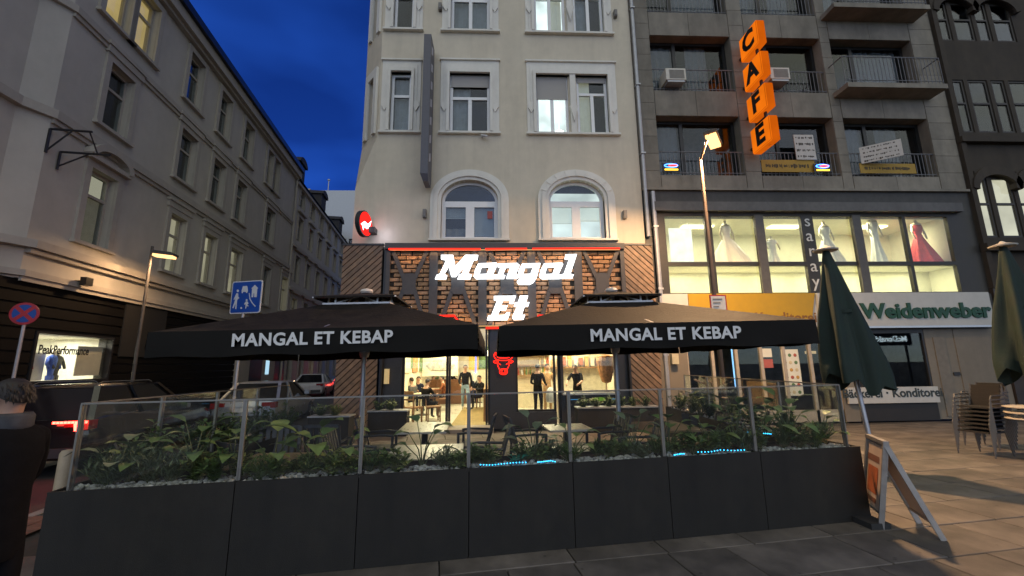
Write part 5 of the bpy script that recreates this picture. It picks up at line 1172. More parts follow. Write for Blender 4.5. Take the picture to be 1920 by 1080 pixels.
fx2.xf(Matrix.Translation((fx+.102, 11.85, 0)) @ Matrix.Rotation(PI/2, 4, 'Z')); fx2.build('script', pm('fin_script', (.5, .5, .55), .5), fs)
for px, py, d in ((796, 400, 'left of the left arched window'), (1172, 402, 'right of the right arched window'), (825, 12, 'between the top floor windows'), (1154, 25, 'at the right edge of the top floor')):
    x, z = sgn(px, py, 12.4); q = MB().box(x-.055, x+.055, 12.36, 12.5, z-.13, z+.13); q.box(x-.04, x+.04, 12.34, 12.36, z-.1, z+.1); tag(q.build('wall_light', pm('light_grey_metal', (.18, .17, .16), .5)), 'small grey wall light '+d, 'wall light', 'small wall lights on the cream facade')
x, z = sgn(911, 255, 12.35); q = MB().tube([(x-.12, 12.5, z+.03), (x-.08, 12.38, z+.03)], .02, 6); q.tube([(x-.15, 12.38, z+.04), (x+.05, 12.3, z-.04)], .04, 8); tag(q.build('security_camera', pm('camera_white', (.5, .5, .5), .5)), 'small security camera under the sill of the middle window', 'camera')
x, z = sgn(725, 705, 12.35); tag(MB().box(x-.06, x+.06, 12.3, 12.418, z-.22, z+.2).build('wall_lamp', pm('lamp_warm', (.5, .4, .2), .5, emis=(1, .7, .3), es=.3)), 'small pale lamp on the dark pier left of the shop window', 'wall lamp')
# ================================================================== terrace: planters, glass screens
PLM = pm('planter_black', (.0165, .0142, .0108), .7, var=.3, scale=7, bump=.2, bscale=150, orand=.1, stain=.45, streak=.25)
SOIL = pm('soil', (.03, .022, .015), .95, var=.3, bump=.6)
PH, PW, GZ = .8, .5, 1.51
cuts = [0, 1.42, 2.47, 3.5, 4.56, 5.62, 6.75, PLEN]
def pw_(s, t, z): p = PA+PD*s+PN*t; return Vector((p.x, p.y, z))
def obox(mb, o, dx, dy, x0, x1, y0, y1, z0, z1):
    q = [o+dx*a+dy*b for a, b in ((x0, y0), (x1, y0), (x1, y1), (x0, y1))]
    return mb.add([(p.x, p.y, z0) for p in q]+[(p.x, p.y, z1) for p in q], [(0, 3, 2, 1), (4, 5, 6, 7), (0, 1, 5, 4), (1, 2, 6, 5), (2, 3, 7, 6), (3, 0, 4, 7)])
ordn = ['first', 'second', 'third', 'fourth', 'fifth', 'sixth', 'seventh', 'eighth', 'ninth']
def planter(label, o, dx, dy, L):
    t = thing('planter_box', label, 'planter', (o.x, o.y, 0), group='black planter boxes around the terrace')
    g = .004
    k = MB(); obox(k, o, dx, dy, g, L-g, 0, .025, .0, PH); obox(k, o, dx, dy, g, L-g, PW-.025, PW, 0, PH); obox(k, o, dx, dy, g, g+.025, .026, PW-.026, 0, PH); obox(k, o, dx, dy, L-g-.025, L-g, .026, PW-.026, 0, PH); k.build('box', PLM, t)
    obox(MB(), o, dx, dy, g+.027, L-g-.027, .027, PW-.027, .3, PH-.045).build('soil', SOIL, t); return t
for i in range(7): planter('black planter box in the front row, %s from the left end' % ordn[i], PA+PD*cuts[i], PD, PN, cuts[i+1]-cuts[i])
# side rows
LB = Vector((-3.62, 7.25, 0)); A2 = PA+PN*(PW+.02)+PD*.0; ld = (LB-A2); Ls = ld.length; ld.normalize(); ln = Vector((ld.y, -ld.x, 0))
for i in range(2): planter('black planter box in the street-side row, %s from the front' % ordn[i], A2+ld*(Ls*i/2), ld, ln, Ls/2-.01)
B2 = PA+PD*PLEN+PN*(PW+.02); RB = Vector((4.45, 9.8, 0)); rdv = RB-B2; Rs = rdv.length; rdv.normalize(); rn = Vector((-rdv.y, rdv.x, 0))
for i in range(3): planter('black planter box in the right side row, %s from the front' % ordn[i], B2+rdv*(Rs*i/3), rdv, rn, Rs/3-.01)
POST = pm('post_alu', (.24, .23, .21), .4, .5, var=.1)
def screen(label, o, dx, dy, L, off=.06, post=True):
    t = thing('glass_screen', label, 'glass screen', (o.x, o.y, PH), group='glass screens on the planters')
    obox(MB(), o, dx, dy, .03, L-.03, off, off+.01, PH-.03, GZ-.012).build('pane', CLEAR, t)
    obox(MB(), o, dx, dy, .0, L, off-.005, off+.015, GZ-.011, GZ+.003).build('top_rail', POST, t)
    for a in (.0, L-.016): obox(MB(), o, dx, dy, a, a+.016, off-.008, off+.018, PH-.03, GZ-.012).build('post', POST, t)
gc = [0.1, 1.42, 2.47, 3.5, 4.56, 5.62, 6.75, PLEN-.1]
for i in range(7): screen('clear glass screen on the front row of planters, %s from the left' % ordn[i], PA+PD*gc[i], PD, PN, gc[i+1]-gc[i]-.002)
for i in range(4): screen('clear glass screen on the street side of the terrace, %s from the front' % ordn[i], PA+PD*.1+PN*.09+ld*(i*(Ls+.45)/4), ld, ln, (Ls+.45)/4-.004, 0.0)
for i in range(4): screen('clear glass screen on the right side of the terrace, %s from the front' % ordn[i], PA+PD*(PLEN-.1)+PN*.09+rdv*(i*(Rs+.4)/4), rdv, rn, (Rs+.4)/4-.004, .0)
# white gravel (stuff)
GRV = pm('white_gravel', (.5, .48, .44), .8, var=.1, island=.4)
ico = bmesh.new(); bmesh.ops.create_icosphere(ico, subdivisions=1, radius=1); iv = [v.co.copy() for v in ico.verts]; fi = [tuple(v.index for v in f.verts) for f in ico.faces]; ico.free()
gm_ = MB()
def pebbles(o, dx, dy, L, n, y0=.03, y1=PW-.03):
    for _ in range(n):
        r = rnd.uniform(.011, .026); p = o+dx*rnd.uniform(.03, L-.03)+dy*rnd.uniform(y0, y1); z = PH-.045+r*.4+rnd.uniform(0, .02); sx, sy, sz = rnd.uniform(.7, 1.3)*r, rnd.uniform(.7, 1.3)*r, rnd.uniform(.5, .9)*r
        gm_.add([(p.x+v.x*sx, p.y+v.y*sy, z+v.z*sz) for v in iv], fi)
pebbles(PA, PD, PN, PLEN, 2300, .03, .3); pebbles(B2, rdv, rn, Rs, 500)
tag(gm_.build('gravel', GRV), 'white pebbles covering the soil of the planters', 'gravel', kind='stuff')

# ================================================================== plants
LEAFS = [pm('leaf_%d' % i, c, .45, var=.25, scale=9, island=.3, spec=.4) for i, c in enumerate(((.11, .17, .05), (.085, .14, .05), (.15, .2, .06), (.14, .175, .1)))]
STEM = pm('stem', (.08, .1, .04), .7)
def leaf(mb, base, d, L, W, droop=.25, n=4, fold=.12):
    d = d.normalized(); side = d.cross(Vector((0, 0, 1))); side = side.normalized() if side.length > 1e-3 else Vector((1, 0, 0)); up = side.cross(d).normalized()
    vs = []; prof = [(0, .08), (.2, .75), (.45, 1), (.72, .7), (1, .02)] if n >= 4 else [(0, .1), (.5, 1), (1, .03)]
    for t, w_ in prof:
        c = base+d*(L*t)-Vector((0, 0, 1))*(droop*L*t*t); h = side*(W*w_/2); f = up*(fold*W*w_)
        vs += [c-h+f, c, c+h+f]
    fs = []
    for i in range(len(prof)-1):
        a = 3*i; fs += [(a, a+1, a+4, a+3), (a+1, a+2, a+5, a+4)]
    mb.add(vs, fs)
def bigleaf(label, p, H, n, lm, group='broad-leaved plants in the planters', Lf=.3):
    t = thing('leafy_plant', label, 'plant', p, group=group); p = Vector(p); st = MB()
    tops = []
    for k in range(n):
        a = k*2.4+rnd.random()*.5; f = (k+.6)/n; h = H*(.3+.65*f); r = .05+.17*(1-f*.6)
        q = p+Vector((r*math.cos(a), r*math.sin(a), h)); st.tube([p, p+Vector((r*.3*math.cos(a), r*.3*math.sin(a), h*.55)), q], [.008, .006, .004], 5); tops.append((q, a, f))
    st.build('stem', STEM, t)
    for q, a, f in tops:
        mb = MB(); leaf(mb, q, Vector((math.cos(a), math.sin(a), .25+.5*f)), Lf*rnd.uniform(.75, 1.15), Lf*rnd.uniform(.45, .62), rnd.uniform(.25, .6)); mb.build('leaf', lm, t, True)
    return t
def bushy(label, p, H, R_, n, lm, group='small shrubs in the planters', kind=0):
    t = thing('shrub', label, 'shrub', p, group=group); p = Vector(p); mb = MB(); st = MB()
    ns = max(6, n//14)
    for s_ in range(ns):
        a = rnd.uniform(0, 2*PI); ti = rnd.uniform(.0, 1)**.7; top = p+Vector((R_*ti*math.cos(a), R_*ti*math.sin(a), H*rnd.uniform(.65, 1.05)*(1-.35*ti))); st.tube([p+Vector((rnd.uniform(-.03, .03), rnd.uniform(-.03, .03), 0)), (p+top)/2+Vector((0, 0, .02)), top], [.006, .005, .003], 4)
        for k in range(n//ns):
            f = rnd.uniform(.15, 1.03); q = p.lerp(top, f); b = rnd.uniform(0, 2*PI); d = Vector((math.cos(b), math.sin(b), rnd.uniform(.3, 1.3)))
            if kind == 0: leaf(mb, q, d, rnd.uniform(.07, .12), rnd.uniform(.01, .016), .1, 3)
            else: leaf(mb, q, d, rnd.uniform(.07, .13), rnd.uniform(.03, .05), .3, 3)
    st.build('stem', STEM, t); o = mb.build('leaves', lm, t); return t
zP = PH-.05
def ps(px, t=.3): # position along planter for a photo column
    r = ray(px, 850); o = PA+PN*t; den = r.x*PD.y-r.y*PD.x; s = (r.x*(CAM.y-o.y)-r.y*(CAM.x-o.x))/den
    return s
side_words = ['left end', 'second box', 'third box', 'fourth box', 'fifth box', 'sixth box', 'right end']
nth = {}
def wh(s):
    for i in range(7):
        if s < cuts[i+1]: return i
    return 6
def spot(s): 
    i = wh(s); f = (s-cuts[i])/(cuts[i+1]-cuts[i]); return '%s of the %s front planter' % ('left part' if f < .34 else 'middle' if f < .67 else 'right part', ordn[i])
cnt_ = {}
def uniq(b):
    cnt_[b] = cnt_.get(b, 0)+1; return b if cnt_[b] == 1 else b+', '+{2: 'behind another', 3: 'hindmost of three', 4: 'at its rear edge'}.get(cnt_[b], 'crowded in')
shr = [180, 215, 250, 290, 330, 375, 410, 455, 490, 520, 560, 590, 625, 655, 695, 720, 745, 835, 862, 888, 915, 985, 1010, 1035, 1070, 1120, 1145, 1175, 1205, 1235, 1262, 1300, 1330, 1360, 1400, 1425, 1470, 1500, 1530, 1560]
for i, px in enumerate(shr):
    t_ = rnd.choice((.17, .25, .34)); s = min(max(ps(px, t_), .15), PLEN-.15); p = pw_(s, t_, zP)
    kd = 0 if rnd.random() < .62 else 1; nm = 'feathery needle-leaved shrub' if kd == 0 else 'small leafy green shrub'
    bushy(uniq(nm+' in the '+spot(s)), p, rnd.uniform(.27, .36) if px < 440 or px > 1290 else rnd.uniform(.17, .26), rnd.uniform(.14, .2), 330 if kd == 0 else 200, LEAFS[rnd.choice((0, 1, 3) if kd == 0 else (0, 2))], kind=kd)
for px, t_, H, n, li, Lf, lab in ((225, .3, .42, 9, 3, .26, 'pale broad-leaved plant close to the left glass corner'), (515, .33, .45, 9, 2, .3, 'light green plant right of the second glass post'), (640, .36, .42, 8, 0, .28, 'broad-leaved plant left of the parasol pole'), (1075, .3, .36, 9, 2, .22, 'low light green plant beside the fifth glass post'), (1255, .36, .46, 11, 0, .24, 'broad-leaved plant left of the sixth glass post'), (1330, .36, .4, 10, 2, .22, 'yellowish plant above the sixth planter lights'), (1435, .4, .6, 14, 2, .28, 'tall light green plant by the last glass post'), (792, .3, .5, 9, 1, .26, 'broad-leaved plant standing out before the pale tables'), (1000, .34, .5, 10, 3, .26, 'tall pale-stemmed plant before the dark pier'), (1190, .36, .5, 12, 3, .24, 'dense broad-leaved plant before the wooden table'), (1385, .4, .62, 14, 1, .26, 'tall dark-leaved plant near the blue light string'),
        (1480, .4, .66, 16, 0, .28, 'large bright green plant near the right end of the glass'), (1545, .36, .4, 12, 2, .2, 'low yellow-green plant at the right end of the front planters'), (585, .38, .5, 8, 0, .34, 'plant with very large leaves in front of the parked chairs'), (365, .4, .58, 14, 1, .26, 'bushy dark plant in the second stretch of glass'), (270, .4, .42, 12, 0, .24, 'bushy broad-leaved plant near the left glass corner'), (440, .4, .5, 12, 0, .24, 'broad-leaved plant beside the second glass post')):
    s = min(max(ps(px, t_), .1), PLEN-.1); bigleaf(lab, pw_(s, t_, zP), H, max(6, int(n*.78)), LEAFS[li], Lf=Lf)
for i in range(5):
    p = A2+ld*(.25+i*.62)+ln*.25; bushy('dark leafy shrub in the street-side planters, %s from the front' % ordn[i], (p.x, p.y, zP), .5, .26, 420, LEAFS[i % 2], kind=1)
for i in range(6):
    p = B2+rdv*(.3+i*.75)+rn*.25; bushy('green shrub in the right side planters, %s from the front' % ordn[i], (p.x, p.y, zP), .38, .24, 330, LEAFS[(i+1) % 3], kind=1)
# glowing LED strings
LEDC = em('cyan_led', (.03, .5, 1), 7)
def led(label, pts, n):
    t = thing('light_string', label, 'light string', pts[0], group='cyan LED strings in the planters')
    MB().tube(pts, .003, 4).build('wire', BLACK, t); mb = MB()
    L = len(pts)-1
    for k in range(n):
        f = k/(n-1)*L; i = min(int(f), L-1); p = Vector(pts[i]).lerp(Vector(pts[i+1]), f-i); mb.add([p+v*.006+Vector((0, 0, .006)) for v in iv], fi)
    o = mb.build('bulbs', LEDC, t)
def lp(px0, px1, t_=.1, dz=.05): return [tuple(pw_(ps(px0+(px1-px0)*k/4, t_), t_+rnd.uniform(-.015, .015), zP+dz+rnd.uniform(-.006, .006))) for k in range(5)]
led('cyan light string in the fourth planter', lp(901, 985, .09), 16); led('short cyan light string by the tall pale-stemmed plant', lp(1008, 1040, .09), 10); led('short cyan light string at the foot of the sixth glass post', lp(1264, 1282, .09), 7)
led('cyan light string along the gravel of the sixth planter', lp(1310, 1395, .1, .06), 15)
led('raised cyan light string hanging between leaves near the right end', [tuple(pw_(ps(1405+45*k/4, .3), .3, zP+.21-.035*k/4)) for k in range(5)], 14)
cg = bushy('glowing green leafy clump lit by the cyan string', pw_(ps(967, .2), .2, zP), .12, .08, 40, pm('leaf_teal_lit', (.03, .25, .18), .5), kind=1)  # cyan LED light put into the leaf colour

# ================================================================== terrace furniture
GCH = pm('chair_anthracite', (.055, .057, .065), .5, .2, var=.15); TOPW = pm('tabletop_pale', (.62, .56, .46), .3, var=.08, stretch=(6, 1, 1)); TOPB = pm('tabletop_oak', (.3, .2, .11), .4, var=.25, stretch=(1, 10, 1))
def make_armchair():
    t = thing('armchair', 'x', 'chair', local=True, group='grey terrace armchairs')
    MB().box(-.24, .24, -.24, .24, .42, .455).build('seat', GCH, t)
    for x in (-.25, .25):
        MB().bar((x, -.24, 0), (x, -.24, .66), .035, .04).build('leg', GCH, t); MB().bar((x, .26, 0), (x, .22, .45), .035, .04).build('leg', GCH, t)
        MB().tube([(x, -.26, .655), (x, -.1, .675), (x, .28, .665)], .02, 6).build('armrest', GCH, t); MB().bar((x, .22, .45), (x, .36, .93), .045, .03).build('back_post', GCH, t)
    for k in range(5): MB().bar((-.16+.08*k, .235, .5), (-.16+.08*k, .345, .9), .055, .014).build('back_slat', GCH, t)
    MB().bar((-.25, .36, .92), (.25, .36, .92), .03, .05).build('top_rail', GCH, t); return t
def make_table(m, W, D, lab):
    t = thing('terrace_table', lab, 'table', local=True, group='terrace tables')
    MB().box(-W/2, W/2, -D/2, D/2, .72, .75).build('tabletop', m, t); MB().box(-.05, .05, -.05, .05, .03, .72).build('leg', DARK, t); MB().box(-.28, .28, -.28, .28, 0, .03).build('base', DARK, t); MB().bar((-W*.4, 0, .705), (W*.4, 0, .705), .05, .028).build('crossbar', DARK, t); return t
def P75(px, py): p = at_z(px, py, .75); return (p.x, p.y, 0)
for (px, py), rz, m, W, D, lab in (((797, 800), .05, TOPW, .8, 1.2, 'pale terrace table nearest the shop door'), ((800, 846), .05, TOPW, .9, .9, 'pale terrace table behind the broad-leaved plant'), ((1062, 800), .08, TOPW, .72, .7, 'small pale terrace table before the serving window'), ((1098, 846), .08, TOPW, .75, .7, 'pale terrace table low behind the fifth glass screen'), ((1238, 798), .1, TOPB, 1.0, 1.1, 'oak terrace table on the right before the grey pots'), ((515, 862), 0, TOPB, .8, .8, 'oak terrace table on the street side behind the shrubs'), ((1290, 826), .1, TOPB, .9, .6, 'oak terrace table behind the sixth glass screen')):
    t = make_table(m, W, D, lab); t.location = P75(px, py); t.rotation_euler.z = rz
ac = make_armchair(); first = True
for (x, y), rz, lab in (((-1.95, 6.1), PI/2, 'left of the pale table, its slatted back to the street'), ((-1.95, 7.5), PI/2+.1, 'at the table by the shop door, back to the street'), ((-.15, 6.2), -PI/2, 'right of the pale table behind the broad-leaved plant'), ((-.35, 7.6), -PI/2-.1, 'beside the door table, back to the pier'), ((.55, 7.3), PI/2+.2, 'left of the small pale table before the serving window'), ((1.9, 7.4), -PI/2+.2, 'right of the small pale table'),
        ((2.15, 6.4), -PI/2, 'between the small table and the oak table'), ((3.6, 7.3), -PI/2, 'right of the oak table near the grey pots'), ((-3.0, 6.2), .4, 'on the street side behind the plant with large leaves'), ((-2.9, 5.5), 2.6, 'close behind the street-side planter corner'), ((-2.6, 7.0), PI, 'facing the street behind the left parasol pole')):
    c = ac if first else dup(ac); first = False; c.location = (x, y, 0); c.rotation_euler.z = rz; c['label'] = 'anthracite armchair '+lab
# pots and troughs near the facade
POT = pm('pot_grey', (.1, .1, .11), .6, var=.1)
for px, lab, yy in ((1295, 'tapered grey pot with a bright leafy plant by the right screen', 8.6), (1312, 'tapered grey pot behind its leafy twin', 8.2)):
    x = at_y(px, 770, yy).x; t = thing('flower_pot', lab, 'pot', (x, yy, 0), group='tapered grey pots'); MB().lathe([(.13, 0), (.2, .75), (.2, .78), (.17, .78), (.16, .72)], (x, yy, 0), 4).build('pot', POT, t); bigleaf('bright green leafy plant in the %s tapered pot' % ('front' if yy < 8.5 else 'rear'), (x, yy, .72), .5, 10, LEAFS[2], 'plants in the grey pots', .2)
for (x0, x1, yy, lab) in ((-3.3, -2.3, 11.6, 'black trough with green plants at the pier left of the shop window'), (2.2, 4.4, 11.55, 'long black trough of box shrubs below the serving window'), (-4.4, -3.45, 10.6, 'black trough with flowers before the left slatted panel')):
    t = thing('plant_trough', lab, 'planter', ((x0+x1)/2, yy, 0), group='black troughs by the facade'); MB().box(x0, x1, yy-.2, yy+.2, 0, .62).build('box', PLM, t); MB().box(x0-.02, x1+.02, yy-.22, yy+.22, .62, .65).build('rim', GALV, t)
    n = int((x1-x0)/.34)
    for k in range(n): bushy('%s shrub from the left in the %s' % (ordn[k], lab.split(' at ')[0].split(' below ')[0].split(' before ')[0]), (x0+.2+k*.34, yy, .6), .34, .2, 260, LEAFS[(k+1) % 3], 'shrubs in the troughs', 1)

# ================================================================== black parasols
FAB = pm('black_canvas', (.022, .018, .0155), .72, var=.35, scale=5, bump=.9, bscale=22, spec=.12); FABV = pm('black_valance', (.0085, .0078, .007), .85, spec=.25, var=.2, bump=.15, bscale=40); LETW = pm('valance_white', (.72, .72, .72), .7, var=.03); UND = pm('canvas_underside', (.016, .016, .016), .8)
POLEM = pm('parasol_pole', (.5, .5, .52), .4, .7, var=.08)
def parasol(label, cxy, rz, s, zb, tcx, tz, tilt, tsx=1.0, tsh=0.0):
    t = thing('parasol', label, 'parasol', (cxy[0], cxy[1], 0), rz, 'black restaurant parasols', local=True)
    h = s/2; zt = zb+.325; zi = 2.84; hi = .55
    TM = Matrix.Rotation(tilt, 4, 'Y')
    T_ = lambda mb: mb.xf(Matrix.Translation((0, 0, zt)) @ TM @ Matrix.Translation((0, 0, -zt)))
    cn = MB(); n = 10; m_ = 8
    for sd_ in range(4):
        R_ = Matrix.Rotation(sd_*PI/2, 4, 'Z'); vs = []
        for i in range(m_+1):
            f = i/m_; hw = h+(hi-h)*f; z = zt+(zi-zt)*f
            for j in range(n+1):
                u = -1+2*j/n; sag = -.085*(1-abs(u)**2)*math.sin(f*PI*.95)*(1-.3*f)-.015*math.sin(u*9+i)*(.5 if 0 < i < m_ else 0)*(1-abs(u))
                vs.append(R_ @ Vector((u*hw, -hw, z+sag)))
        cn.add(vs, [(i*(n+1)+j, i*(n+1)+j+1, (i+1)*(n+1)+j+1, (i+1)*(n+1)+j) for i in range(m_) for j in range(n)])
    T_(cn); cn.build('canopy', FAB, t, True)
    for sd_ in range(4):
        R_ = Matrix.Rotation(sd_*PI/2, 4, 'Z'); va = MB(); vs = []; nn = 40
        for j in range(nn+1):
            u = -h+2*h*j/nn; wv = .012*math.sin(j*.9+sd_)+.01*math.sin(j*.37)
            vs += [R_ @ Vector((u, -h-.004, zt+.004)), R_ @ Vector((u, -h-.012-wv*.5, zt-.2)), R_ @ Vector((u, -h-.015+wv, zb+.012*math.sin(j*.55+sd_*2)))]
        va.add(vs, [f_ for j in range(nn) for f_ in ((3*j, 3*j+3, 3*j+4, 3*j+1), (3*j+1, 3*j+4, 3*j+5, 3*j+2))]); T_(va); va.build('valance', FABV, t, True)
    cp = MB(); hc = .68; zc = zi+.12
    cp.add([(-hc, -hc, zc), (hc, -hc, zc), (hc, hc, zc), (-hc, hc, zc), (0, 0, zc+.16)], [(0, 1, 4), (1, 2, 4), (2, 3, 4), (3, 0, 4)]); cp.add([(-hc, -hc, zc-.03), (hc, -hc, zc-.03), (hc, hc, zc-.03), (-hc, hc, zc-.03), (-hc, -hc, zc), (hc, -hc, zc), (hc, hc, zc), (-hc, hc, zc)], [(0, 1, 5, 4), (1, 2, 6, 5), (2, 3, 7, 6), (3, 0, 4, 7)]); T_(cp); cp.build('vent_cap', FAB, t)
    vf = MB()
    for q in range(4):
        R_ = Matrix.Rotation(q*PI/2, 4, 'Z'); P_ = lambda x, y, z: R_ @ Vector((x, y, z))
        vf.bar(P_(-hi, -hi, zi+.01), P_(hi, -hi, zi+.01), .03, .03); vf.bar(P_(-hc, -hc, zc-.02), P_(-hi*.4, -hi*.4, zc+.06), .025, .025)
        for x in (-.35, .35): vf.bar(P_(x, -hi, zi), P_(x, -hi+.02, zc+.03), .025, .025)
        vf.bar(P_(-.35, -hi, zi+.02), P_(0, -hi*.5, zc+.06), .02, .02); vf.bar(P_(.35, -hi, zi+.02), P_(0, -hi*.5, zc+.06), .02, .02)
    T_(vf); vf.build('vent_frame', WFRAME, t)
    fn = MB().lathe([(.1, 0), (.12, .03), (.1, .07), (.03, .09)], (0, 0, zc+.15), 12); T_(fn); fn.build('finial', pm('finial_white', (.7, .62, .55), .5), t, True)
    MB().tube([(0, 0, .05), (0, 0, zc+.12)], .042, 12).build('pole', POLEM, t, True); MB().lathe([(.07, -.06), (.09, 0), (.09, .08), (.05, .12)], (0, 0, zb+.05), 12).build('hub', POLEM, t)
    MB().box(-.45, .45, -.45, .45, 0, .05).build('base', GALV, t)
    for k in range(8):
        a = k*PI/4+PI/4*0; dx, dy = [(1, 1), (0, 1), (-1, 1), (-1, 0), (-1, -1), (0, -1), (1, -1), (1, 0)][k]
        r_ = MB().bar((dx*.06, dy*.06, zi-.06), (dx*(h-.03), dy*(h-.03), zt-.03), .03, .035); T_(r_); rb = r_.build('rib', POLEM, t); s2_ = MB().bar((dx*.07, dy*.07, zb+.15), (dx*h*.48, dy*h*.48, zt+.24-.0), .025, .025); T_(s2_); s2_.build('strut', POLEM, rb)
    lt = text_mb('MANGAL ET KEBAP', .222, .0015, tsh, .0065, spacing=1.07); lt.xf(Matrix.Translation((tcx, -h-.034, tz)) @ UPR @ Matrix.Diagonal((tsx, 1, 1, 1))); T_(lt); lt.build('lettering', LETW, t)
    return t
S_ = 4.2; yc = 5.52+S_/2
parasol('black square parasol with white valance lettering over the street side of the terrace', (-2.32, yc), 0, S_, 1.965, -.02, 2.155, rad(-.9))
parasol('black square parasol with wet brownish top beside the street lamp', (2.21, yc), 0, S_+.1, 1.995, .06, 2.165, rad(-.7))

# ================================================================== closed green parasols, stacked chairs
GRC = pm('green_canvas', (.008, .021, .016), .8, var=.25, scale=5, bump=.3, bscale=30)
def closed_parasol(label, base, top, rmax):
    b = Vector(base); tp = Vector(top); t = thing('closed_parasol', label, 'parasol', (b.x, b.y, 0), group='closed green parasols'); ax = (tp-b)
    MB().tube([b, tp], .038, 10).build('pole', POLEM, t, True)
    n = 72; rows_ = []; zs = [1.0, .985, .96, .92, .87, .81, .75, .69, .63, .57, .51, .46, .42, .39]
    vs = []
    for i, f in enumerate(zs):
        c = b+ax*f; g = (1-f)/.6; R0 = .05+rmax*min(1, g*1.05)**.85
        for j in range(n):
            a = 2*PI*j/n; fold = 1+.26*math.sin(a*5+.5*math.sin(g*3)+.7*math.sin(a*2))*min(1, g*2)+.09*math.sin(a*11+g*4)*min(1, g*2); r = R0*fold
            drop = -.16*abs(math.sin(a*3))*(1 if i == len(zs)-1 else .0)+(.12*math.sin(a*2+1) if i >= len(zs)-2 else 0)
            vs.append(c+Vector((r*math.cos(a), r*math.sin(a)*.8, drop)))
    mb = MB().add(vs, [(i*n+j, i*n+(j+1) % n, (i+1)*n+(j+1) % n, (i+1)*n+j) for i in range(len(zs)-1) for j in range(n)]); mb.build('canopy', GRC, t, 2)
    MB().lathe([(.19, -.01), (.2, .015), (.06, .06), (.02, .1)], tuple(tp), 16).build('cap', pm('cap_pale', (.5, .48, .42), .6), t, True)
    MB().tube([b+ax*.7, b+ax*.685], rmax*.55, 16).build('strap', GRC, t)
    MB().lathe([(.28, 0), (.28, .05), (.06, .07), (.06, .3)], (b.x, b.y, 0), 16).build('base', GALV, t)
b0 = at_z(1645, 885); t0 = at_y(1548, 470, 7.2)
closed_parasol('closed dark green parasol leaning beside the right end of the terrace', (b0.x, b0.y, 0), t0, .37)
b0 = Vector((9.75, 7.3, 0)); t0 = at_y(1880, 462, 7.3)
closed_parasol('closed dark green parasol at the right edge above the stacked chairs', b0, t0, .4)
WICK = pm('dark_wicker', (.018, .016, .015), .7, var=.3, scale=30, bump=.6, bscale=60)
CHF = pm('chair_frame', (.16, .15, .14), .4, .6)
def make_stack_chair():
    t = thing('stacking_chair', 'x', 'chair', local=True, group='stacked outdoor chairs')
    MB().box(-.23, .23, -.22, .22, .42, .45).build('seat', WICK, t); MB().prism([(-.23, .48), (.23, .48), (.21, .84), (-.21, .84)], .2, .225).build('backrest', WICK, t)
    for x in (-.27, .27):
        MB().tube([(x, -.25, 0), (x, -.24, .6), (x, -.2, .66), (x, .18, .67), (x*.9, .22, .66)], .012, 6).build('arm_frame', CHF, t); MB().tube([(x*.9, .3, 0), (x*.85, .21, .45), (x*.85, .22, .86)], .012, 6).build('rear_leg', CHF, t)
    return t
sc0 = make_stack_chair(); first = True
for k, (x, y, rz, n_, nm) in enumerate(((9.3, 7.95, -PI/2+.2, 7, 'nearer stack by the bakery door'), (10.2, 8.6, -PI/2+.2, 7, 'farther stack at the right edge'))):
    for i in range(n_):
        c = sc0 if first else dup(sc0); first = False
        c.location = (x+.012*i, y-.006*i, .075*i); c.rotation_euler.z = rz; c['label'] = 'wicker stacking chair, %s from the bottom of the %s' % (ordn[i], nm)
bt0 = at_y(1925, 770, 7.3)
for i in range(3):
    t = thing('bistro_table', 'round pale bistro tabletop at the right edge, %s of the stack' % ('lowest', 'middle', 'topmost')[i] if i else 'round pale bistro table at the right edge, lowest of the stack', 'table', (bt0.x+.1, 7.3, 0), group='stacked bistro tables', local=True)
    MB().lathe([(.33, 0), (.35, .01), (.35, .025), (.33, .03)], (0, 0, .72+i*.1), 24).build('tabletop', TOPW, t, True); MB().tube([(0, 0, .01+i*.1), (0, 0, .72+i*.1)], .03 if i == 0 else .02, 8).build('leg', ALU, t)
    if i == 0: MB().lathe([(.22, 0), (.22, .02), (.04, .05)], (0, 0, 0), 16).build('base', DARK, t)
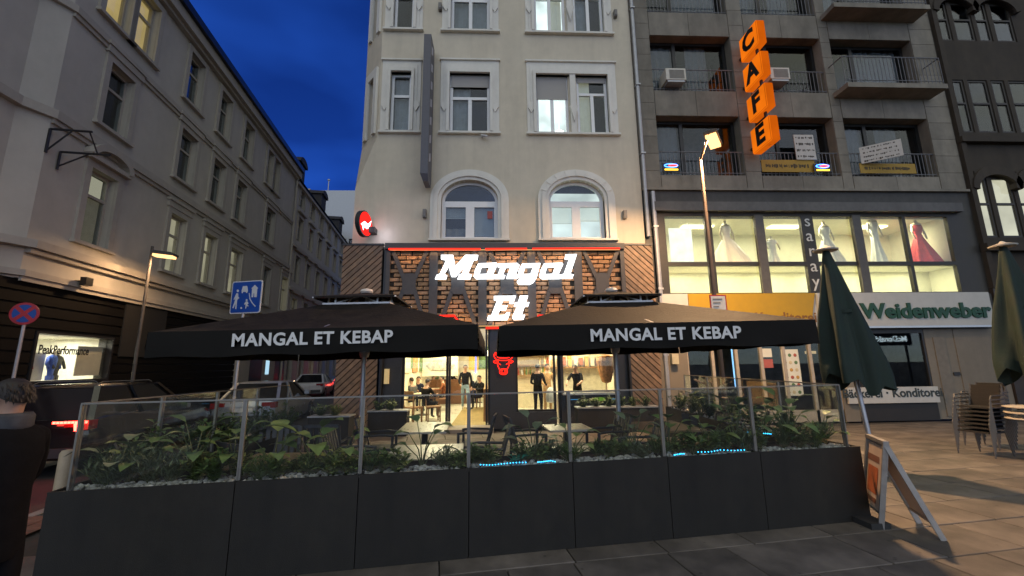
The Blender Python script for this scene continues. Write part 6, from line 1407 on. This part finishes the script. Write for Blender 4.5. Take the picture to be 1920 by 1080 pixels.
# A-board
a0, a1 = at_z(1652, 992), at_z(1770, 1014); ap = at_y(1683, 836, (a0.y+a1.y)/2+.0); tz = ap.z
dv = (a1-a0); dv.z = 0; per = Vector((.43, .9, 0)).normalized(); Wd = .5
ab = thing('pavement_sign', 'weathered A-board with orange poster standing at the planter end', 'sign board', ((a0.x+a1.x)/2, (a0.y+a1.y)/2, 0))
top_ = (a0+a1)/2; top_ = Vector((a0.x+dv.x*.32, a0.y+dv.y*.32, tz))
FR_ = pm('aboard_frame', (.33, .31, .29), .5, .5, var=.2)
for nm, f, sg_ in (('front_board', a0, 1), ('back_board', a1, -1)):
    f = Vector((f.x, f.y, .0)); q = [f+per*0, f+per*Wd, top_+per*Wd, top_+per*0]; d = (top_-f).normalized(); nrm = d.cross(per).normalized()
    k = MB()
    for e in (q[0], q[1]): k.bar(e, e+(top_-f), .05, .025, per)
    k.bar(q[3], q[2], .04, .03); k.bar(q[0]+d*.16, q[1]+d*.16, .035, .025); k2 = k.build(nm, FR_, ab)
    pb = MB(); c1 = q[0]+d*.17+per*.03; c2 = q[1]+d*.17-per*.03; c3 = q[2]-d*.03-per*.03; c4 = q[3]-d*.03+per*.03; n_ = nrm*.006
    pb.add([c1-n_, c2-n_, c3-n_, c4-n_, c1+n_, c2+n_, c3+n_, c4+n_], [(0, 3, 2, 1), (4, 5, 6, 7), (0, 1, 5, 4), (1, 2, 6, 5), (2, 3, 7, 6), (3, 0, 4, 7)]); pb.build('panel', pm('aboard_poster', (.55, .42, .33), .5, var=.12, scale=5), k2)
    if sg_ == 1:
        for u0, u1, v0, v1, cl in ((.14, .42, .35, .68, (.42, .1, .03)), (.12, .45, .74, .82, (.2, .08, .05)), (.15, .4, .24, .3, (.2, .1, .06))):
            on = f+d*0; cc = [f+per*u0+d*(v0*(top_-f).length), f+per*u1+d*(v0*(top_-f).length), f+per*u1+d*(v1*(top_-f).length), f+per*u0+d*(v1*(top_-f).length)]
            for sg2 in (1, -1): MB().add([c+nrm*.0085*sg2 for c in cc], [(0, 1, 2, 3)]).build('poster_print', pm('print_%d' % int(cl[0]*100), cl, .5), k2)
k = MB().bar(top_-per*.02+Vector((0, 0, .02)), top_+per*(Wd+.02)+Vector((0, 0, .02)), .05, .04); k.build('hinge', FR_, ab)
k = MB().box(a0.x-.12, a0.x+.1, a0.y-.02, a0.y+.3, 0, .06); tag(k.build('sandbag', pm('bag_dark', (.03, .03, .03), .8)), 'dark flat weight lying at the foot of the A-board', 'weight')

# ================================================================== street lamps and traffic signs
def street_lamp(label, base, htop, head, hl, hw, yawh, power, r=.055, mat=GALV, tiltx=0.25):
    t = thing('street_lamp', label, 'street lamp', (base[0], base[1], 0), group='lit street lamps'); b = Vector((base[0], base[1], 0)); h = Vector(head)
    MB().tube([b, b+Vector((0, 0, 1.0)), b+Vector((0, 0, 1.02)), b+Vector((0, 0, htop))], [r*1.5, r*1.5, r, r*.75], 12).build('pole', mat, t, True)
    M_ = Matrix.Translation(h) @ Matrix.Rotation(yawh, 4, 'Z') @ Matrix.Rotation(tiltx, 4, 'X')
    MB().tube([b+Vector((0, 0, htop-.05)), M_ @ Vector((0, -hl/2, .05))], r*.55, 8).build('arm', mat, t)
    k = MB(); k.box(-hw/2, hw/2, -hl/2, hl/2, 0, .07); k.box(-hw*.35, hw*.35, -hl*.45, hl*.3, .07, .11); k.xf(M_); k.build('lamp_head', mat, t)
    k = MB().box(-hw/2+.03, hw/2-.03, -hl/2+.04, hl/2-.04, -.075, -.002); k.xf(M_); k.build('lens', em('lamp_lens', (1, .52, .2), 2.6), t)
    l = light(t, 'lamp_light', 'AREA', tuple(M_ @ Vector((0, 0, -.085))), power, (1, .6, .3), hl*.7, hw*.6, (tiltx, 0, yawh)); light(t, 'lamp_glow', 'POINT', tuple(M_ @ Vector((0, 0, -.16))), power*.07, (1, .55, .26), .12); return t
LY = 9.5
pt = at_y(1313, 297, LY); hd = at_y(1337, 262, LY-.35)
street_lamp('tall street lamp glowing orange in front of the stone building', (pt.x, LY), pt.z, (hd.x, LY-.35, hd.z), .6, .3, rad(-40), 1100, mat=pm('lamp_post_brown', (.09, .065, .05), .6, .2), tiltx=-.17)
ly = 13.2; pt = at_y(286, 462, ly); hd = at_y(313, 483, ly)
street_lamp('lit street lamp before the grey plastered side street building', (pt.x, ly), pt.z, (hd.x, ly-.1, hd.z+.05), .62, .3, rad(-80), 110, r=.05, mat=pm('lamp_post_grey', (.08, .075, .07), .6, .2), tiltx=-.1)
t = thing('small_notice', 'small white notice with red border on the tall lamp post', 'sign', (pt.x, LY, 3.6)); c = at_y(1347, 568, LY-.09); t.location = (c.x, c.y, c.z); W = .2
MB().box(c.x-W, c.x+W, c.y, c.y+.012, c.z-.19, c.z+.19).build('plate', pm('notice_red', (.4, .03, .03), .5), t); MB().box(c.x-W+.03, c.x+W-.03, c.y-.004, c.y-.001, c.z-.16, c.z+.16).build('face', pm('notice_white', (.65, .62, .58), .5), t)
k = MB()
for i in range(3): k.box(c.x-.13, c.x+.1-.05*i, c.y-.007, c.y-.005, c.z+.08-.09*i, c.z+.1-.09*i)
k.build('print', INK, t); MB().box(c.x-.03, c.x+.03, c.y+.013, LY+.02, c.z-.04, c.z+.04).build('clamp', GALV, t)
# residential street sign
SY = 10.0; c0 = at_y(462, 557, SY); sx0, sz0 = c0.x, c0.z; W = (at_y(496, 557, SY).x-at_y(428, 557, SY).x)/2; Hh = (at_y(462, 527, SY).z-at_y(462, 588, SY).z)/2
tsn = thing('traffic_sign', 'blue residential street sign with white figures on a grey post', 'traffic sign', (at_y(441, 700, SY).x, SY+.06, 0)); px_ = tsn.location.x
MB().tube([(px_, SY+.06, 0), (px_, SY+.06, sz0+Hh)], .03, 8).build('post', GALV, tsn, True)
RT = Matrix.Translation((sx0, SY, sz0)) @ Matrix.Rotation(rad(-14), 4, 'Z')
def rr_poly(w, h, r, n=4):
    o = []
    for cx_, cz_, a0_ in ((w-r, h-r, 0), (-w+r, h-r, PI/2), (-w+r, -h+r, PI), (w-r, -h+r, 1.5*PI)):
        for k in range(n+1): a = a0_+k*PI/2/n; o.append((cx_+r*math.cos(a), cz_+r*math.sin(a)))
    return o
SBL = pm('sign_blue', (.008, .07, .36), .4, var=.06); SWH = pm('sign_reflective', (.62, .64, .66), .4, var=.03)
MB().prism(rr_poly(W, Hh, .05), -.01, .01).xf(RT).build('plate', SWH, tsn); MB().prism(rr_poly(W-.025, Hh-.025, .04), -.016, -.0105).xf(RT).build('face', SBL, tsn)
def sp_(p): return ((p[0]-560)/330*W*1.0, -(p[1]-520)/305*Hh*1.0+ (p[0]-560)/330*.0)
def shear(p): return (p[0]+ (p[1]-520)*.09, p[1]+(p[0]-560)*.105)
def pict(name, polys):
    k = MB()
    for pl_ in polys: k.prism([sp_(shear(p)) for p in pl_], -.021, -.0165)
    k.xf(RT).build(name, SWH, tsn)
circ = lambda x, y, r: [(x+r*math.cos(a*PI/6), y+r*math.sin(a*PI/6)) for a in range(12)]
pict('adult_figure', [circ(380, 415, 26), [(355, 460), (390, 465), (395, 530), (420, 550), (395, 565), (372, 590), (358, 765), (335, 755), (340, 650), (295, 750), (270, 745), (325, 600), (330, 540), (310, 590), (290, 585)]])
pict('child_figure', [circ(582, 578, 20), [(565, 605), (600, 600), (628, 640), (605, 650), (600, 665), (628, 680), (625, 692), (585, 690), (572, 740), (558, 738), (562, 660), (535, 665), (528, 655)]])
pict('ball', [circ(467, 733, 20)])
pict('car_figure', [[(465, 400), (480, 365), (492, 320), (585, 310), (600, 360), (603, 400), (600, 420), (583, 445), (565, 445), (560, 425), (495, 430), (490, 455), (470, 455)]])
pict('house_figure', [[(675, 355), (755, 280), (830, 340), (810, 350), (800, 510), (745, 512), (745, 440), (730, 440), (725, 515), (685, 517), (695, 355)]])
pict('kerb_line', [[(625, 445), (643, 440), (660, 545), (715, 620), (780, 675), (770, 692), (700, 632), (645, 555)]])
# no stopping sign
ny = 9.2; c = at_y(46, 588, ny); pb = at_y(32, 720, ny); rN = (at_y(68, 588, ny).x-at_y(24, 588, ny).x)/2
tn = thing('traffic_sign', 'round blue and red no-stopping sign on a grey post', 'traffic sign', (c.x-.02, ny+.05, 0)); MB().tube([(c.x-.02, ny+.05, 0), (c.x-.02, ny+.05, c.z+.1)], .03, 8).build('post', GALV, tn, True)
RN = Matrix.Translation((c.x, ny, c.z)) @ Matrix.Rotation(rad(20), 4, 'Z') @ UPR
SRD = pm('sign_red', (.42, .02, .03), .4)
MB().lathe([(rN, -.01), (rN, .01)], (0, 0, 0), 28).xf(RN).build('plate', SRD, tn); MB().lathe([(rN*.8, 0), (rN*.8, .005)], (0, 0, .011), 28).xf(RN).build('face', SBL, tn)
k = MB()
for a in (PI/4, -PI/4): k.bar((-rN*.8*math.cos(a), -rN*.8*math.sin(a), .018+.002*a), (rN*.8*math.cos(a), rN*.8*math.sin(a), .018+.002*a), .07, .004)
k.xf(RN).build('cross', SRD, tn)
# bollard
bp2 = at_z(127, 846, .9); t = thing('bollard', 'short cream bollard between the dark car and the planter', 'bollard', (bp2.x, bp2.y, 0)); MB().lathe([(.07, 0), (.065, .88), (.05, .91), (.01, .92)], (bp2.x, bp2.y, 0), 14).build('post', pm('bollard_cream', (.36, .29, .2), .6), t, True)
# brick-red paving strip by the kerb
ks = MB()
for i in range(22):
    for j in range(3):
        o = PA+PD*(-1.5-j*.24)+PN*(-.8+i*.14); obox(ks, o, PD, PN, 0, .225, 0, .128, .002, .008)
o = ks.build('brick_paving', pm('red_paver', (.2, .1, .07), .8, var=.2, island=.2), plaza); o['kind'] = 'stuff'

# ================================================================== cars
TYRE = pm('tyre', (.015, .015, .015), .8); RIM = pm('rim', (.4, .4, .42), .3, .8); CGL = pm('car_glass', (.01, .012, .014), .05, spec=.8); CHR = pm('chrome', (.7, .7, .7), .15, 1)
TL = em('tail_light', (1, .04, .025), 22); TLD = pm('tail_light_off', (.25, .01, .01), .2); PLT = pm('plate_white', (.6, .6, .58), .5)
def car(label, loc, rz, paint, lit, suv=False, L=4.4, W=1.8):
    """local frame: rear bumper at y=0, nose at y=L (facing +y)"""
    t = thing('parked_car', label, 'car', loc, rz, 'cars in the side street', local=True); Hh = 1.62 if suv else 1.46
    # side profile stations: y, z-bottom, z-belt, half-width
    st = [(0.0, .42, .78, .80), (.06, .3, .92, .86), (.5, .24, .96, .9), (1.3, .22, .95, .9), (2.4, .22, .93, .9), (3.2, .22, .9, .89), (3.9, .24, .8, .85), (4.3, .3, .66, .76), (4.4, .4, .56, .66)]
    if suv: st = [(y, b, z+.08, w_) for y, b, z, w_ in st]
    k = MB(); ring_ = []
    for y, b, z, w_ in st:
        y *= L/4.4; ring_.append([(-w_*.9, y, b), (-w_, y, b+.14), (-w_*1.0, y, (b+z)/2+.08), (-w_*.93, y, z-.03), (-w_*.82, y, z), (w_*.82, y, z), (w_*.93, y, z-.03), (w_, y, (b+z)/2+.08), (w_, y, b+.14), (w_*.9, y, b)])
    n = 10
    for i in range(len(ring_)-1): k.add(ring_[i]+ring_[i+1], [(j, (j+1) % n, n+(j+1) % n, n+j) for j in range(n)])
    k.add(ring_[0], [tuple(range(n))]); k.add(ring_[-1], [tuple(range(n))]); k.build('body', paint, t, True)
    zb = .93+(.08 if suv else 0); y0, y1, y2, y3 = (.12, .45, 2.2, 3.1) if suv else (.35, 1.0, 2.35, 3.15)
    lo = [(-.8, y0), (.8, y0), (.8, y3), (-.8, y3)]; hi_ = [(-.6, y1), (.6, y1), (.6, y2), (-.6, y2)]
    g = MB(); g.add([(x, y, zb-.03) for x, y in lo]+[(x, y, Hh-.05) for x, y in hi_], [(0, 1, 5, 4), (1, 2, 6, 5), (2, 3, 7, 6), (3, 0, 4, 7)]); g.build('glazing', CGL, t)
    r = MB(); r.add([(-.61, y1-.02, Hh-.06), (.61, y1-.02, Hh-.06), (.61, y2+.02, Hh-.06), (-.61, y2+.02, Hh-.06), (-.52, y1+.1, Hh), (.52, y1+.1, Hh), (.52, y2-.15, Hh-.01), (-.52, y2-.15, Hh-.01)], [(0, 1, 5, 4), (1, 2, 6, 5), (2, 3, 7, 6), (3, 0, 4, 7), (4, 5, 6, 7)])
    for a, b in zip(lo, hi_): r.bar((a[0]*1.005, a[1], zb-.03), (b[0]*1.01, b[1], Hh-.04), .09, .05)
    r.bar((-.81, (y0+y3)/2-.1, zb-.02), (-.61, (y1+y2)/2, Hh-.05), .08, .04); r.bar((.81, (y0+y3)/2-.1, zb-.02), (.61, (y1+y2)/2, Hh-.05), .08, .04); r.build('roof', paint, t, True)
    if suv:
        for sx in (-1, 1): MB().tube([(sx*.55, y1+.1, Hh), (sx*.55, y1+.2, Hh+.04), (sx*.55, y2-.2, Hh+.03), (sx*.55, y2-.1, Hh-.01)], .015, 6).build('roof_rail', CHR, t)
    for sx in (-1, 1):
        for y in (.78, L-.85):
            M_ = Matrix.Translation((sx*(W/2-.1), y, .32)) @ Matrix.Rotation(PI/2, 4, 'Y')
            w_ = MB().lathe([(.2, -.1), (.3, -.11), (.325, -.07), (.325, .07), (.3, .11), (.2, .1)], (0, 0, 0), 20).xf(M_).build('tyre', TYRE, t, True)
            rm = MB().lathe([(.2, -.085), (.2, .085)], (0, 0, 0), 16)
            for a in range(5): rm.bar((0, 0, sx*.1), (.19*math.cos(a*1.257), .19*math.sin(a*1.257), sx*.1), .05, .02)
            rm.xf(M_).build('rim', RIM, w_)
        zl = .83+(.1 if suv else 0)
        k = MB(); k.box(sx*.5, sx*.84, -.022, .06, zl-.05, zl+.06); k.box(sx*.74, sx*.875, -.012, .2, zl-.1, zl+.06)
        k.build('tail_light', TLD, t)
        if lit:
            k = MB()
            for q in range(9): k.box(sx*(.32+q*.058), sx*(.32+q*.058+.046), -.032, -.024, zl+.015, zl+.055)
            P_ = [(sx*.86, -.03, zl+.03), (sx*.8, -.034, zl+.05), (sx*.68, -.034, zl-.0), (sx*.7, -.034, zl-.1), (sx*.78, -.03, zl-.1)]
            k.tube(P_, .024, 6); k.build('light_bar', TL, t); light(t, 'tail_glow', 'POINT', (sx*.75, -.25, zl), 7, (1, .05, .03), .1)
        MB().box(sx*.86, sx*1.02, 2.75, 2.9, .95, 1.07).build('mirror', paint, t)
        MB().box(sx*.55, sx*.8, L-.16, L-.02, .58, .7).build('headlight', CHR, t)
    MB().box(-.26, .26, -.02, .02, .62, .73).build('number_plate', PLT, t); MB().box(-.75, .75, -.05, .05, .36, .52).build('bumper', pm('bumper_dark', (.03, .03, .03), .5), t)
    return t
BLK = pm('car_black', (.006, .006, .007), .18, .0, var=.1, coat=1.0); SLV = pm('car_silver', (.42, .45, .48), .3, .6, var=.05, coat=.8); WHT = pm('car_white', (.62, .62, .6), .3, 0, var=.04, coat=.6)
SA = -.13
car('black car with glowing red tail lights beside the walking person', (-8.25, 8.1, -.1), -SA+.0, BLK, True, True, L=4.6)
car('dark car with pale lit bumper seen through the glass screens', (-7.35, 12.9, -.1), -SA, SLV, False)
car('white saloon car parked farther down the side street', (-11.4, 26.5, -.1), -SA+.05, WHT, False)
car('distant dark car with a red light at the end of the street', (-11.6, 34.5, -.1), -SA, BLK, True)

# ================================================================== passer-by at the left edge
pp = at_y(48, 712, 2.75)
wp = person('dark-clothed passer-by at the left edge, walking past the planter', (pp.x-.05, 2.75, 0), rad(-98), 'walk', CL['black'], CL['black'], CL['white'], H=1.0, hair=HAIR)
jk = MB(); jk.lathe([(.15, .72), (.17, .8), (.16, 1.1), (.19, 1.3), (.175, 1.42), (.08, 1.5)], (0, 0, 0), 18, sy=.78); jk.build('coat', CL['black'], wp, True)
col_ = MB().lathe([(.085, 1.43), (.1, 1.47), (.1, 1.53), (.085, 1.55), (.07, 1.5)], (0, .01, 0), 20); col_.build('collar', CL['grey'], wp, 2)
hb_ = MB(); hr_ = random.Random(3)
for k in range(420):
    th = hr_.uniform(0, 2*PI); fr_ = max(0, -math.sin(th)); q = hr_.uniform(.05, 1)*PI/2*(.7+.5*(1-fr_)); c = Vector((.085*math.sin(q)*math.cos(th), .102*math.sin(q)*math.sin(th)-.012, 1.655+.1*math.cos(q))); d = Vector((math.cos(th)*.25+hr_.uniform(-.3, .3), math.sin(th)*.25+.5, -1.1*math.sin(q)+.05)); leaf(hb_, c, d, hr_.uniform(.018, .034), .009, .3, 3)
hb_.build('hair_locks', HAIR, wp)

# ================================================================== lit lettering across the square, seen mirrored in the bakery glass
mp_ = at_y(1667, 636, 32.0); my = 25.0-32.0
ms = thing('shop_sign', 'small white glowing letters mirrored in the dark bakery window', 'sign', (mp_.x, my, 0))
mt = text_mb("McDonald's", .62, .01, 0, .01); mt.xf(Matrix.Translation((mp_.x, my+.06, mp_.z)) @ Matrix.Rotation(PI, 4, 'Z') @ UPR); mt.build('lettering', em('sign_letters', (.8, .95, 1), 6), ms)
MB().box(mp_.x-1.9, mp_.x+1.9, my-.1, my, mp_.z-.5, mp_.z+.5).build('panel', BLACK, ms)
for x in (-1.5, 1.5): MB().box(mp_.x+x-.06, mp_.x+x+.06, my-.22, my-.101, 0, mp_.z+.4).build('post', DARK, ms)
